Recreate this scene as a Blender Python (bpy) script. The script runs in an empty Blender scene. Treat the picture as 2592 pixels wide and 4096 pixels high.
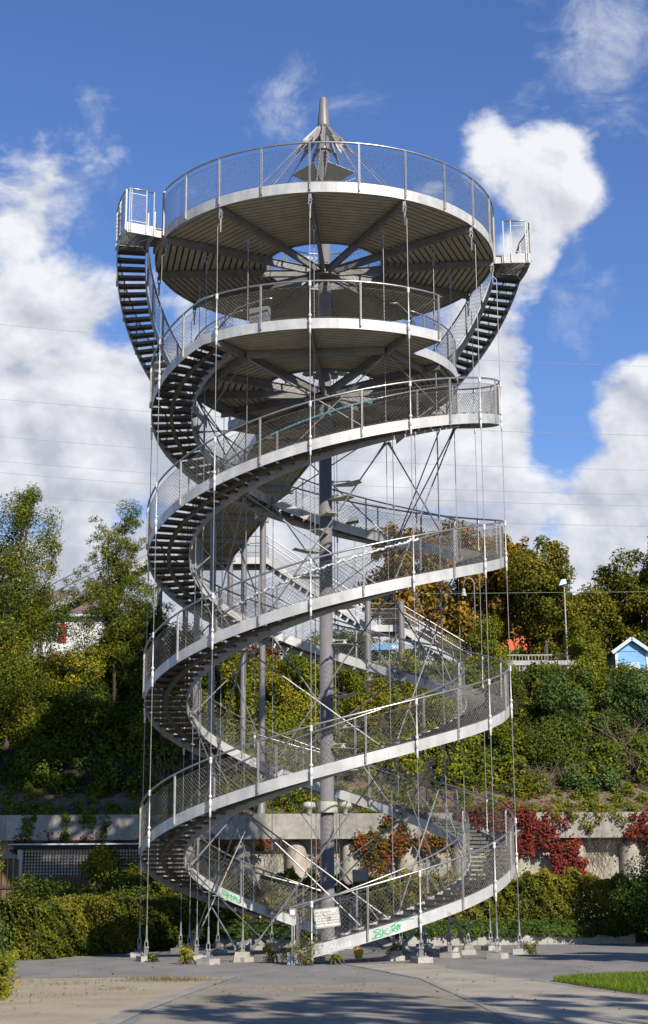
import bpy, math, random
import numpy as np
from mathutils import Matrix, Vector
C = bpy.context.scene
COL = C.collection
PI = math.pi
R_ = math.radians

# ------------------------------------------------------------------ camera
cam_d = bpy.data.cameras.new('camera')
cam = bpy.data.objects.new('camera', cam_d)
COL.objects.link(cam)
PITCH, ROLL = R_(13.75), R_(-0.29)
right = Vector((1, 0, 0)); upv = Vector((0, -math.sin(PITCH), math.cos(PITCH))); fwd = Vector((0, math.cos(PITCH), math.sin(PITCH)))
rx = right * math.cos(ROLL) + upv * math.sin(ROLL)
ux = -right * math.sin(ROLL) + upv * math.cos(ROLL)
m = Matrix(((rx.x, ux.x, -fwd.x), (rx.y, ux.y, -fwd.y), (rx.z, ux.z, -fwd.z)))
cam.rotation_euler = m.to_euler()
cam.location = (-0.05, -47.02, 2.45)
cam_d.sensor_fit = 'VERTICAL'; cam_d.sensor_height = 36.0
cam_d.lens = 5902.0 / 4096.0 * 36.0
cam_d.clip_start = 0.1; cam_d.clip_end = 3000
C.camera = cam

# ------------------------------------------------------------------ sun, sky, exposure
SUN_AZ, SUN_EL = 30.0, 35.0     # degrees to the right of the line tower -> camera; height
sd = Vector((math.sin(R_(SUN_AZ)) * math.cos(R_(SUN_EL)), -math.cos(R_(SUN_AZ)) * math.cos(R_(SUN_EL)), math.sin(R_(SUN_EL))))
sun_d = bpy.data.lights.new('sun', 'SUN'); sun_d.energy = 5.0; sun_d.angle = R_(0.53); sun_d.color = (1.0, 0.92, 0.79)
sun = bpy.data.objects.new('sun', sun_d); COL.objects.link(sun)
sun.rotation_euler = (-sd).to_track_quat('-Z', 'Y').to_euler(); sun.location = (20, -40, 40)
C.view_settings.view_transform = 'Standard'; C.view_settings.look = 'None'
C.view_settings.exposure = 0.70; C.view_settings.gamma = 1.0

W = bpy.data.worlds.new('World'); C.world = W; W.use_nodes = True
nt = W.node_tree; nt.nodes.clear()
def N(t, **kw):
    n = nt.nodes.new(t)
    for k, v in kw.items(): setattr(n, k, v)
    return n
def L(a, b): nt.links.new(a, b)
def val(x):
    return x
def mth(op, a, b=None, c=None, clamp=False):
    n = N('ShaderNodeMath', operation=op); n.use_clamp = clamp
    for i, x in enumerate((a, b, c)):
        if x is None: continue
        if isinstance(x, (int, float)): n.inputs[i].default_value = x
        else: L(x, n.inputs[i])
    return n.outputs[0]
out = N('ShaderNodeOutputWorld')
sky = N('ShaderNodeTexSky'); sky.sky_type = 'NISHITA'; sky.sun_disc = False
sky.sun_elevation = R_(SUN_EL); sky.sun_rotation = math.atan2(sd.x, sd.y); sky.air_density = 1.0; sky.dust_density = 0.0; sky.ozone_density = 3.0; sky.altitude = 300
bgs = N('ShaderNodeBackground'); bgs.inputs[1].default_value = 0.075
hs_ = N('ShaderNodeHueSaturation'); hs_.inputs['Saturation'].default_value = 1.17; hs_.inputs['Value'].default_value = 1.32; hs_.inputs['Hue'].default_value = 0.513
L(sky.outputs[0], hs_.inputs['Color']); L(hs_.outputs[0], bgs.inputs[0])
tc = N('ShaderNodeTexCoord'); sep = N('ShaderNodeSeparateXYZ'); L(tc.outputs['Generated'], sep.inputs[0])
dx, dy, dz = sep.outputs
yy = mth('MAXIMUM', mth('ABSOLUTE', dy), 0.05)
U = mth('DIVIDE', dx, yy); V = mth('DIVIDE', dz, yy)
def fbm(scale, detail, rough, dist, seed):
    n = N('ShaderNodeTexNoise'); n.noise_dimensions = '4D'; n.inputs['W'].default_value = seed
    n.inputs['Scale'].default_value = scale; n.inputs['Detail'].default_value = detail; n.inputs['Roughness'].default_value = rough
    n.inputs['Distortion'].default_value = dist
    cx = N('ShaderNodeCombineXYZ'); L(U, cx.inputs[0]); L(mth('MULTIPLY', V, 1.25), cx.inputs[1])
    L(cx.outputs[0], n.inputs['Vector']); return n.outputs['Fac']
# clouds: soft banks standing in fixed directions of the sky, broken up by noise
BANKS = [(-0.218, 0.462, 0.045, 0.060, 0.85), (-0.20, 0.395, 0.065, 0.065, 0.95), (-0.17, 0.31, 0.10, 0.075, 1.25), (-0.03, 0.31, 0.16, 0.085, 1.25), (0.112, 0.335, 0.047, 0.085, 1.1),
         (0.165, 0.490, 0.042, 0.058, 0.98), (0.150, 0.430, 0.030, 0.05, 0.9), (0.130, 0.515, 0.024, 0.04, 0.9), (0.232, 0.305, 0.044, 0.052, 1.2), (0.21, 0.25, 0.075, 0.05, 1.2),
         (0.0, 0.20, 0.4, 0.05, 1.1), (0.0, 0.13, 0.6, 0.06, 1.5), (0.085, 0.46, 0.03, 0.03, 0.5),
         (0.45, 0.45, 0.12, 0.15, 1.0), (-0.45, 0.4, 0.13, 0.15, 1.0)]
WISPS = [(-0.027, 0.562, 0.045, 0.040, 0.8), (-0.175, 0.546, 0.020, 0.035, 0.7), (0.215, 0.61, 0.055, 0.08, 1.0), (0.16, 0.56, 0.05, 0.04, .55), (-0.20, 0.50, 0.07, 0.05, .7), (0.19, 0.40, 0.03, 0.05, .7)]
def blobs(lst):
  tot = None
  for (u, v, a, b, w) in lst:
    q = mth('ADD', mth('POWER', mth('ABSOLUTE', mth('DIVIDE', mth('SUBTRACT', U, u), a)), 2.0), mth('POWER', mth('ABSOLUTE', mth('DIVIDE', mth('SUBTRACT', V, v), b)), 2.0))
    e = mth('MULTIPLY', mth('EXPONENT', mth('MULTIPLY', q, -0.75)), w)
    tot = e if tot is None else mth('MAXIMUM', tot, e)
  return tot
tot = blobs(BANKS); totw = blobs(WISPS)
def fbm2(scale, detail, rough, dist, seed, du=0.0, dv=0.0):
    n = N('ShaderNodeTexNoise'); n.noise_dimensions = '4D'; n.inputs['W'].default_value = seed
    n.inputs['Scale'].default_value = scale; n.inputs['Detail'].default_value = detail; n.inputs['Roughness'].default_value = rough
    n.inputs['Distortion'].default_value = dist
    cx = N('ShaderNodeCombineXYZ'); L(mth('ADD', U, du), cx.inputs[0]); L(mth('MULTIPLY', mth('ADD', V, dv), 1.25), cx.inputs[1])
    L(cx.outputs[0], n.inputs['Vector']); return n.outputs['Fac']
big = fbm2(10.0, 14.0, 0.60, 0.25, 3.1)
big2 = fbm2(10.0, 5.0, 0.55, 0.25, 3.1, 0.010, 0.014)
bigs = fbm2(10.0, 5.0, 0.55, 0.25, 3.1)
hole = blobs([(0.166, 0.325, 0.016, 0.05, 1.0), (0.195, 0.385, 0.04, 0.028, 1.0)])
tot = mth('SUBTRACT', tot, mth('MULTIPLY', hole, 0.75))
dens = mth('ADD', mth('MULTIPLY', tot, 1.15), mth('MULTIPLY', mth('SUBTRACT', big, 0.5), 2.5))
mr = N('ShaderNodeMapRange'); mr.interpolation_type = 'SMOOTHSTEP'; mr.inputs['From Min'].default_value = 0.40; mr.inputs['From Max'].default_value = 0.86
L(dens, mr.inputs['Value']); mask = mr.outputs[0]
wn = fbm2(16.0, 12.0, 0.66, 0.6, 5.5)
mw = N('ShaderNodeMapRange'); mw.interpolation_type = 'SMOOTHSTEP'; mw.inputs['From Min'].default_value = 0.35; mw.inputs['From Max'].default_value = 1.25; mw.inputs['To Max'].default_value = 0.62
L(mth('ADD', mth('MULTIPLY', totw, 0.8), mth('MULTIPLY', mth('SUBTRACT', wn, 0.5), 2.2)), mw.inputs['Value'])
mask = mth('MAXIMUM', mask, mw.outputs[0])
front = N('ShaderNodeMapRange'); front.inputs['From Min'].default_value = 0.0; front.inputs['From Max'].default_value = 0.04; L(dz, front.inputs['Value'])
ahead = N('ShaderNodeMapRange'); ahead.inputs['From Min'].default_value = 0.15; ahead.inputs['From Max'].default_value = 0.6; L(dy, ahead.inputs['Value'])
mask = mth('MULTIPLY', mth('MULTIPLY', mth('MULTIPLY', mask, 0.97), front.outputs[0]), ahead.outputs[0])
shade = fbm2(6.0, 8.0, 0.55, 0.3, 9.7)
sh = mth('ADD', mth('MULTIPLY', mth('SUBTRACT', shade, 0.5), 1.5), mth('MULTIPLY', mth('SUBTRACT', V, 0.33), 1.6))
sh = mth('ADD', sh, mth('MULTIPLY', mth('SUBTRACT', bigs, big2), 4.2))
sh = mth('ADD', sh, 0.50, clamp=True)
cr = N('ShaderNodeValToRGB'); L(sh, cr.inputs[0])
cr.color_ramp.elements[0].position = 0.05; cr.color_ramp.elements[0].color = (0.50, 0.52, 0.59, 1)
cr.color_ramp.elements[1].position = 0.9; cr.color_ramp.elements[1].color = (0.86, 0.87, 0.90, 1)
bgc = N('ShaderNodeBackground'); bgc.inputs[1].default_value = 0.66; L(cr.outputs[0], bgc.inputs[0])
mx = N('ShaderNodeMixShader'); L(mask, mx.inputs[0]); L(bgs.outputs[0], mx.inputs[1]); L(bgc.outputs[0], mx.inputs[2]); L(mx.outputs[0], out.inputs[0])

# ------------------------------------------------------------------ materials
def new_mat(name):
    mt = bpy.data.materials.new(name); mt.use_nodes = True; t = mt.node_tree
    return mt, t, t.nodes['Principled BSDF']
K = 0.72      # all base colours below are written for exposure 0.18
def tex_mat(name, c1, c2, scale=3.0, rough=0.6, metal=0.0, detail=6, bump=0.0, stretch=(1, 1, 1), spec=0.4, lo=0.35, hi=0.65, fine=None):
    c1 = tuple(v * K for v in c1); c2 = tuple(v * K for v in c2)
    mt, t, p = new_mat(name)
    tcn = t.nodes.new('ShaderNodeTexCoord'); mp = t.nodes.new('ShaderNodeMapping'); mp.inputs['Scale'].default_value = stretch
    t.links.new(tcn.outputs['Object'], mp.inputs[0])
    nz = t.nodes.new('ShaderNodeTexNoise'); nz.inputs['Scale'].default_value = scale; nz.inputs['Detail'].default_value = detail; nz.inputs['Roughness'].default_value = 0.62
    t.links.new(mp.outputs[0], nz.inputs['Vector'])
    rp = t.nodes.new('ShaderNodeValToRGB'); rp.color_ramp.elements[0].position = lo; rp.color_ramp.elements[1].position = hi
    rp.color_ramp.elements[0].color = (*c1, 1); rp.color_ramp.elements[1].color = (*c2, 1)
    t.links.new(nz.outputs['Fac'], rp.inputs[0]); col = rp.outputs[0]
    if fine:
        n2 = t.nodes.new('ShaderNodeTexNoise'); n2.inputs['Scale'].default_value = fine[0]; n2.inputs['Detail'].default_value = 3
        t.links.new(tcn.outputs['Object'], n2.inputs['Vector'])
        r2 = t.nodes.new('ShaderNodeValToRGB'); r2.color_ramp.elements[0].position = 0.3; r2.color_ramp.elements[1].position = 0.7
        r2.color_ramp.elements[0].color = (fine[1],) * 3 + (1,); r2.color_ramp.elements[1].color = (1.0,) * 3 + (1,)
        t.links.new(n2.outputs['Fac'], r2.inputs[0])
        mm = t.nodes.new('ShaderNodeMix'); mm.data_type = 'RGBA'; mm.blend_type = 'MULTIPLY'; mm.inputs[0].default_value = 1
        t.links.new(col, mm.inputs[6]); t.links.new(r2.outputs[0], mm.inputs[7]); col = mm.outputs[2]
    t.links.new(col, p.inputs['Base Color'])
    p.inputs['Roughness'].default_value = rough; p.inputs['Metallic'].default_value = metal; p.inputs['Specular IOR Level'].default_value = spec
    if bump:
        b = t.nodes.new('ShaderNodeBump'); b.inputs['Strength'].default_value = bump; b.inputs['Distance'].default_value = 0.02
        t.links.new(nz.outputs['Fac'], b.inputs['Height']); t.links.new(b.outputs[0], p.inputs['Normal'])
    return mt
def leaf_mat(name, cols, trans=0.26):
    mt = bpy.data.materials.new(name); mt.use_nodes = True; t = mt.node_tree; t.nodes.clear()
    o = t.nodes.new('ShaderNodeOutputMaterial'); at = t.nodes.new('ShaderNodeAttribute'); at.attribute_name = 'tone'
    rp = t.nodes.new('ShaderNodeValToRGB'); els = rp.color_ramp.elements
    while len(els) < len(cols): els.new(0.5)
    for i, (pos, c) in enumerate(cols): els[i].position = pos; els[i].color = (c[0] * .73, c[1] * .71, c[2] * .50, 1)
    t.links.new(at.outputs['Fac'], rp.inputs[0])
    d = t.nodes.new('ShaderNodeBsdfPrincipled'); d.inputs['Roughness'].default_value = 0.65; d.inputs['Specular IOR Level'].default_value = 0.10
    tr = t.nodes.new('ShaderNodeBsdfTranslucent'); mxs = t.nodes.new('ShaderNodeMixShader'); mxs.inputs[0].default_value = trans
    t.links.new(rp.outputs[0], d.inputs['Base Color']); t.links.new(rp.outputs[0], tr.inputs['Color'])
    t.links.new(d.outputs[0], mxs.inputs[1]); t.links.new(tr.outputs[0], mxs.inputs[2]); t.links.new(mxs.outputs[0], o.inputs[0])
    return mt
M = {}
def galv_mat():
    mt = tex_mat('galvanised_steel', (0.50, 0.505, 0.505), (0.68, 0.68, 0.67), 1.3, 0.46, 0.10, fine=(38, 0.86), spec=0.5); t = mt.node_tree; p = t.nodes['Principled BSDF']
    src = p.inputs['Base Color'].links[0].from_socket; tcn = t.nodes.new('ShaderNodeTexCoord')
    mp = t.nodes.new('ShaderNodeMapping'); mp.inputs['Scale'].default_value = (3.2, 3.2, 0.35); t.links.new(tcn.outputs['Object'], mp.inputs[0])
    def nz(vec, sc, lo, hi, c0, c1):
        n = t.nodes.new('ShaderNodeTexNoise'); n.inputs['Scale'].default_value = sc; n.inputs['Detail'].default_value = 5; t.links.new(vec, n.inputs['Vector'])
        r = t.nodes.new('ShaderNodeValToRGB'); r.color_ramp.elements[0].position = lo; r.color_ramp.elements[1].position = hi; r.color_ramp.elements[0].color = c0; r.color_ramp.elements[1].color = c1
        t.links.new(n.outputs['Fac'], r.inputs[0]); return r.outputs[0]
    st = nz(mp.outputs[0], 1.0, 0.35, 0.62, (0.84, 0.84, 0.85, 1), (1, 1, 1, 1))
    m1 = t.nodes.new('ShaderNodeMix'); m1.data_type = 'RGBA'; m1.blend_type = 'MULTIPLY'; m1.inputs[0].default_value = 1; t.links.new(src, m1.inputs[6]); t.links.new(st, m1.inputs[7])
    ru = nz(tcn.outputs['Object'], 3.1, 0.66, 0.74, (0, 0, 0, 1), (0.55, 0.55, 0.55, 1))
    m2 = t.nodes.new('ShaderNodeMix'); m2.data_type = 'RGBA'; t.links.new(ru, m2.inputs[0]); t.links.new(m1.outputs[2], m2.inputs[6]); m2.inputs[7].default_value = (0.25, 0.16, 0.095, 1)
    t.links.new(m2.outputs[2], p.inputs['Base Color']); return mt
M['galv'] = galv_mat()
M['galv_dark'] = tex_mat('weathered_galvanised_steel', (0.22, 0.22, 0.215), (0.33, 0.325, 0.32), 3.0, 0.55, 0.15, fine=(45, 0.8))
M['tread'] = tex_mat('tread_grating', (0.085, 0.08, 0.075), (0.17, 0.16, 0.15), 4.0, 0.6, 0.1, fine=(60, 0.55))
M['rail'] = tex_mat('stainless_tube', (0.40, 0.39, 0.38), (0.52, 0.51, 0.49), 5.0, 0.36, 0.8)
M['rod'] = tex_mat('steel_rod', (0.20, 0.205, 0.215), (0.31, 0.31, 0.32), 6.0, 0.42, 0.3)
M['post'] = tex_mat('grey_steel_post', (0.34, 0.335, 0.335), (0.46, 0.455, 0.45), 4.0, 0.45, 0.15)
M['wire'] = tex_mat('stainless_wire', (0.19, 0.18, 0.165), (0.42, 0.40, 0.36), 11.0, 0.30, 0.55)
M['clamp'] = tex_mat('white_clamp', (0.62, 0.62, 0.61), (0.72, 0.72, 0.71), 6.0, 0.4, 0.05)
M['mast'] = tex_mat('grey_painted_steel', (0.195, 0.185, 0.198), (0.245, 0.235, 0.245), 1.5, 0.48, 0.1, fine=(7, 0.86), stretch=(2.5, 2.5, .25))
M['rust'] = tex_mat('brown_steel', (0.11, 0.09, 0.07), (0.20, 0.17, 0.135), 5.0, 0.7, 0.0, fine=(30, 0.75))
M['boards'] = tex_mat('beige_boards', (0.48, 0.43, 0.325), (0.60, 0.545, 0.43), 2.5, 0.75, fine=(25, 0.85))
M['deck_top'] = tex_mat('deck_sheet', (0.12, 0.12, 0.12), (0.2, 0.2, 0.19), 3, 0.7)
M['lampshade'] = tex_mat('pale_lamp_housing', (0.42, 0.41, 0.36), (0.52, 0.51, 0.46), 6, 0.5)
M['concrete'] = tex_mat('weathered_concrete', (0.28, 0.265, 0.235), (0.48, 0.46, 0.41), 1.3, 0.85, fine=(5.0, 0.72), stretch=(1, 1, 0.22), bump=0.15)
M['concrete_low'] = tex_mat('pale_concrete_slab', (0.40, 0.38, 0.33), (0.52, 0.50, 0.45), 1.5, 0.85, fine=(10.0, 0.75))
M['pillar'] = tex_mat('rough_concrete', (0.33, 0.30, 0.24), (0.52, 0.48, 0.39), 1.6, 0.9, fine=(14, 0.7), bump=0.4)
M['asphalt'] = tex_mat('asphalt', (0.20, 0.193, 0.183), (0.33, 0.318, 0.30), 0.8, 0.85, fine=(30, 0.62), stretch=(1, 0.5, 1), lo=0.28, hi=0.72, detail=12)
M['gravel'] = tex_mat('fine_gravel', (0.36, 0.295, 0.20), (0.50, 0.425, 0.30), 0.7, 0.95, fine=(30, 0.62), detail=10, lo=0.3, hi=0.7)
M['shade_soil'] = tex_mat('shade_darkened_soil', (0.025, 0.024, 0.014), (0.075, 0.06, 0.035), 1.3, 0.95, fine=(16, 0.6), bump=0.5)  # slope soil with the shade between the plants put into its colour
M['soil'] = tex_mat('slope_soil', (0.13, 0.095, 0.06), (0.26, 0.195, 0.125), 1.3, 0.95, fine=(16, 0.6), bump=0.5)
M['wood'] = tex_mat('brown_boards', (0.09, 0.05, 0.025), (0.20, 0.115, 0.06), 3, 0.8, stretch=(6, 6, 0.6))
M['wood_dark'] = tex_mat('dark_timber', (0.035, 0.022, 0.014), (0.07, 0.045, 0.03), 3, 0.8, stretch=(2, 2, 4))
M['white'] = tex_mat('white_paint', (0.68, 0.68, 0.66), (0.80, 0.80, 0.78), 1.0, 0.6)
M['lattice'] = tex_mat('white_lattice', (0.50, 0.52, 0.55), (0.62, 0.64, 0.66), 2.0, 0.6)
M['red_shutter'] = tex_mat('red_shutter_paint', (0.27, 0.018, 0.03), (0.36, 0.03, 0.05), 3, 0.6)
M['roof_brown'] = tex_mat('brown_roof_tiles', (0.12, 0.085, 0.07), (0.20, 0.14, 0.115), 4, 0.8, stretch=(1, 3, 3))
M['roof_red'] = tex_mat('orange_roof_tiles', (0.46, 0.10, 0.035), (0.62, 0.17, 0.06), 3, 0.75, stretch=(1, 4, 4))
M['blue'] = tex_mat('light_blue_paint', (0.15, 0.38, 0.66), (0.22, 0.46, 0.74), 1.5, 0.5)
M['pale_blue'] = tex_mat('pale_blue_trim', (0.48, 0.60, 0.74), (0.56, 0.68, 0.80), 1.5, 0.5)
M['glass'] = tex_mat('dark_glass', (0.05, 0.08, 0.11), (0.10, 0.14, 0.18), 1.0, 0.1, spec=0.6)
M['bark'] = tex_mat('bark', (0.05, 0.038, 0.028), (0.13, 0.10, 0.075), 6, 0.95, stretch=(3, 3, 0.6), bump=0.5)
M['black'] = tex_mat('black_print', (0.015, 0.015, 0.016), (0.03, 0.03, 0.03), 3, 0.6)
M['sign_white'] = tex_mat('sign_plate', (0.60, 0.58, 0.54), (0.72, 0.70, 0.67), 4, 0.45)
M['sign_grey'] = tex_mat('sign_plate_grey', (0.26, 0.29, 0.30), (0.33, 0.36, 0.37), 4, 0.5)
M['green_paint'] = tex_mat('green_spray_paint', (0.02, 0.30, 0.10), (0.04, 0.42, 0.16), 8, 0.6)
M['white_paint_faint'] = tex_mat('pale_spray_paint', (0.78, 0.79, 0.80), (0.84, 0.84, 0.85), 8, 0.6)
M['foil'] = tex_mat('crumpled_white_tape', (0.62, 0.64, 0.68), (0.82, 0.83, 0.86), 14, 0.35, bump=0.6)
M['blue_tape'] = tex_mat('blue_tape', (0.06, 0.20, 0.26), (0.10, 0.28, 0.34), 9, 0.5)
M['yellow'] = tex_mat('yellow_plastic', (0.75, 0.40, 0.02), (0.85, 0.55, 0.03), 9, 0.5)
M['red'] = tex_mat('red_plastic', (0.55, 0.04, 0.02), (0.7, 0.08, 0.03), 9, 0.5)
M['line'] = tex_mat('cable_metal', (0.42, 0.41, 0.42), (0.52, 0.51, 0.52), 3, 0.6)
M['green_line'] = tex_mat('green_cable', (0.20, 0.30, 0.18), (0.26, 0.36, 0.22), 3, 0.6)
# cobbles: brick pattern
def cobble_mat(name, c1, c2, mortar, sx, rot):
    c1, c2, mortar = (tuple(v * K for v in q) for q in (c1, c2, mortar)); mt, t, p = new_mat(name)
    tcn = t.nodes.new('ShaderNodeTexCoord'); mp = t.nodes.new('ShaderNodeMapping'); mp.inputs['Rotation'].default_value = (0, 0, rot); mp.inputs['Scale'].default_value = (2.1, 2.1, 2.1)
    t.links.new(tcn.outputs['Object'], mp.inputs[0])
    b = t.nodes.new('ShaderNodeTexBrick'); b.inputs['Scale'].default_value = sx; b.inputs['Color1'].default_value = (*c1, 1); b.inputs['Color2'].default_value = (*c2, 1); b.inputs['Mortar'].default_value = (*mortar, 1)
    b.inputs['Mortar Size'].default_value = 0.018; b.inputs['Brick Width'].default_value = 0.34; b.inputs['Row Height'].default_value = 0.22; b.inputs['Bias'].default_value = 0.0
    t.links.new(mp.outputs[0], b.inputs['Vector'])
    nz = t.nodes.new('ShaderNodeTexNoise'); nz.inputs['Scale'].default_value = 0.9; nz.inputs['Detail'].default_value = 8; t.links.new(tcn.outputs['Object'], nz.inputs['Vector'])
    rp = t.nodes.new('ShaderNodeValToRGB'); rp.color_ramp.elements[0].position = 0.3; rp.color_ramp.elements[1].position = 0.7
    rp.color_ramp.elements[0].color = (0.72, 0.70, 0.66, 1); rp.color_ramp.elements[1].color = (1.08, 1.06, 1.02, 1); t.links.new(nz.outputs['Fac'], rp.inputs[0])
    mm = t.nodes.new('ShaderNodeMix'); mm.data_type = 'RGBA'; mm.blend_type = 'MULTIPLY'; mm.inputs[0].default_value = 1
    t.links.new(b.outputs['Color'], mm.inputs[6]); t.links.new(rp.outputs[0], mm.inputs[7]); t.links.new(mm.outputs[2], p.inputs['Base Color'])
    p.inputs['Roughness'].default_value = 0.9
    return mt
M['dirt'] = tex_mat('brown_dirt', (0.25, 0.222, 0.175), (0.39, 0.345, 0.27), 0.9, 0.95, fine=(30, 0.6), detail=10, lo=0.3, hi=0.7)
M['cobble'] = cobble_mat('paving_setts', (0.39, 0.365, 0.31), (0.45, 0.42, 0.36), (0.22, 0.195, 0.15), 1.0, 0.3)
M['kerb'] = cobble_mat('kerb_setts', (0.30, 0.29, 0.27), (0.37, 0.36, 0.335), (0.17, 0.15, 0.12), 1.2, 0.0)
G1, G2, G3 = (0.028, 0.055, 0.010), (0.085, 0.135, 0.018), (0.13, 0.155, 0.022)
M['leaf_green'] = leaf_mat('mixed_green_leaves', [(0.0, (0.035, 0.059, 0.010)), (0.45, (0.106, 0.146, 0.018)), (0.80, (0.149, 0.189, 0.028)), (0.97, (0.350, 0.257, 0.028))])
M['leaf_yellow'] = leaf_mat('yellow_green_leaves', [(0.0, (0.073, 0.110, 0.017)), (0.4, (0.181, 0.212, 0.026)), (0.8, (0.344, 0.313, 0.032)), (1.0, (0.616, 0.438, 0.043))])
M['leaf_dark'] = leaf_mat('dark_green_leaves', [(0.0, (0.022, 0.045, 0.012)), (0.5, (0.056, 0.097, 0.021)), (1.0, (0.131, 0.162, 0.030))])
M['leaf_blue'] = leaf_mat('grey_green_leaves', [(0.0, (0.034, 0.072, 0.029)), (0.5, (0.084, 0.144, 0.054)), (1.0, (0.168, 0.240, 0.088))])
M['leaf_locust'] = leaf_mat('locust_leaves', [(0.0, (0.045, 0.075, 0.012)), (0.5, (0.12, 0.165, 0.024)), (0.90, (0.21, 0.215, 0.03)), (0.97, (0.46, 0.34, 0.025)), (1.0, (0.60, 0.42, 0.035))])
M['leaf_orange'] = leaf_mat('orange_autumn_leaves', [(0.0, (0.09, 0.085, 0.02)), (0.35, (0.22, 0.15, 0.03)), (0.7, (0.38, 0.22, 0.04)), (1.0, (0.56, 0.36, 0.08))])
M['leaf_olive'] = leaf_mat('olive_brown_leaves', [(0.0, (0.05, 0.068, 0.012)), (0.45, (0.12, 0.14, 0.022)), (0.8, (0.21, 0.185, 0.03)), (1.0, (0.42, 0.27, 0.035))])
M['leaf_hedge'] = leaf_mat('hedge_leaves', [(0.0, (0.045, 0.065, 0.012)), (0.4, (0.13, 0.15, 0.022)), (0.75, (0.25, 0.225, 0.036)), (1.0, (0.42, 0.26, 0.05))])
M['leaf_red'] = leaf_mat('red_creeper_leaves', [(0.0, (0.035, 0.018, 0.012)), (0.35, (0.11, 0.022, 0.022)), (0.7, (0.22, 0.03, 0.035)), (0.9, (0.27, 0.06, 0.035)), (1.0, (0.14, 0.13, 0.03))], 0.15)
M['leaf_rust'] = leaf_mat('red_green_creeper_leaves', [(0.0, (0.04, 0.055, 0.012)), (0.45, (0.11, 0.10, 0.02)), (0.72, (0.20, 0.05, 0.03)), (1.0, (0.30, 0.07, 0.035))], 0.15)
M['leaf_ivy'] = leaf_mat('ivy_leaves', [(0.0, (0.016, 0.036, 0.010)), (0.5, (0.045, 0.085, 0.020)), (1.0, (0.11, 0.16, 0.035))])
M['grass'] = leaf_mat('lawn_blades', [(0.0, (0.07, 0.13, 0.014)), (0.5, (0.14, 0.24, 0.025)), (0.9, (0.23, 0.29, 0.05)), (1.0, (0.30, 0.26, 0.09))], 0.3)
M['dry_grass'] = leaf_mat('dry_grass_blades', [(0.0, (0.11, 0.085, 0.03)), (0.5, (0.19, 0.145, 0.05)), (0.9, (0.10, 0.12, 0.03)), (1.0, (0.26, 0.2, 0.08))], 0.3)
M['fallen'] = leaf_mat('fallen_leaves', [(0.0, (0.16, 0.07, 0.02)), (0.5, (0.30, 0.13, 0.02)), (1.0, (0.50, 0.28, 0.04))], 0.1)
M['twig'] = tex_mat('dry_twigs', (0.12, 0.085, 0.055), (0.26, 0.20, 0.14), 4, 0.9)

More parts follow.
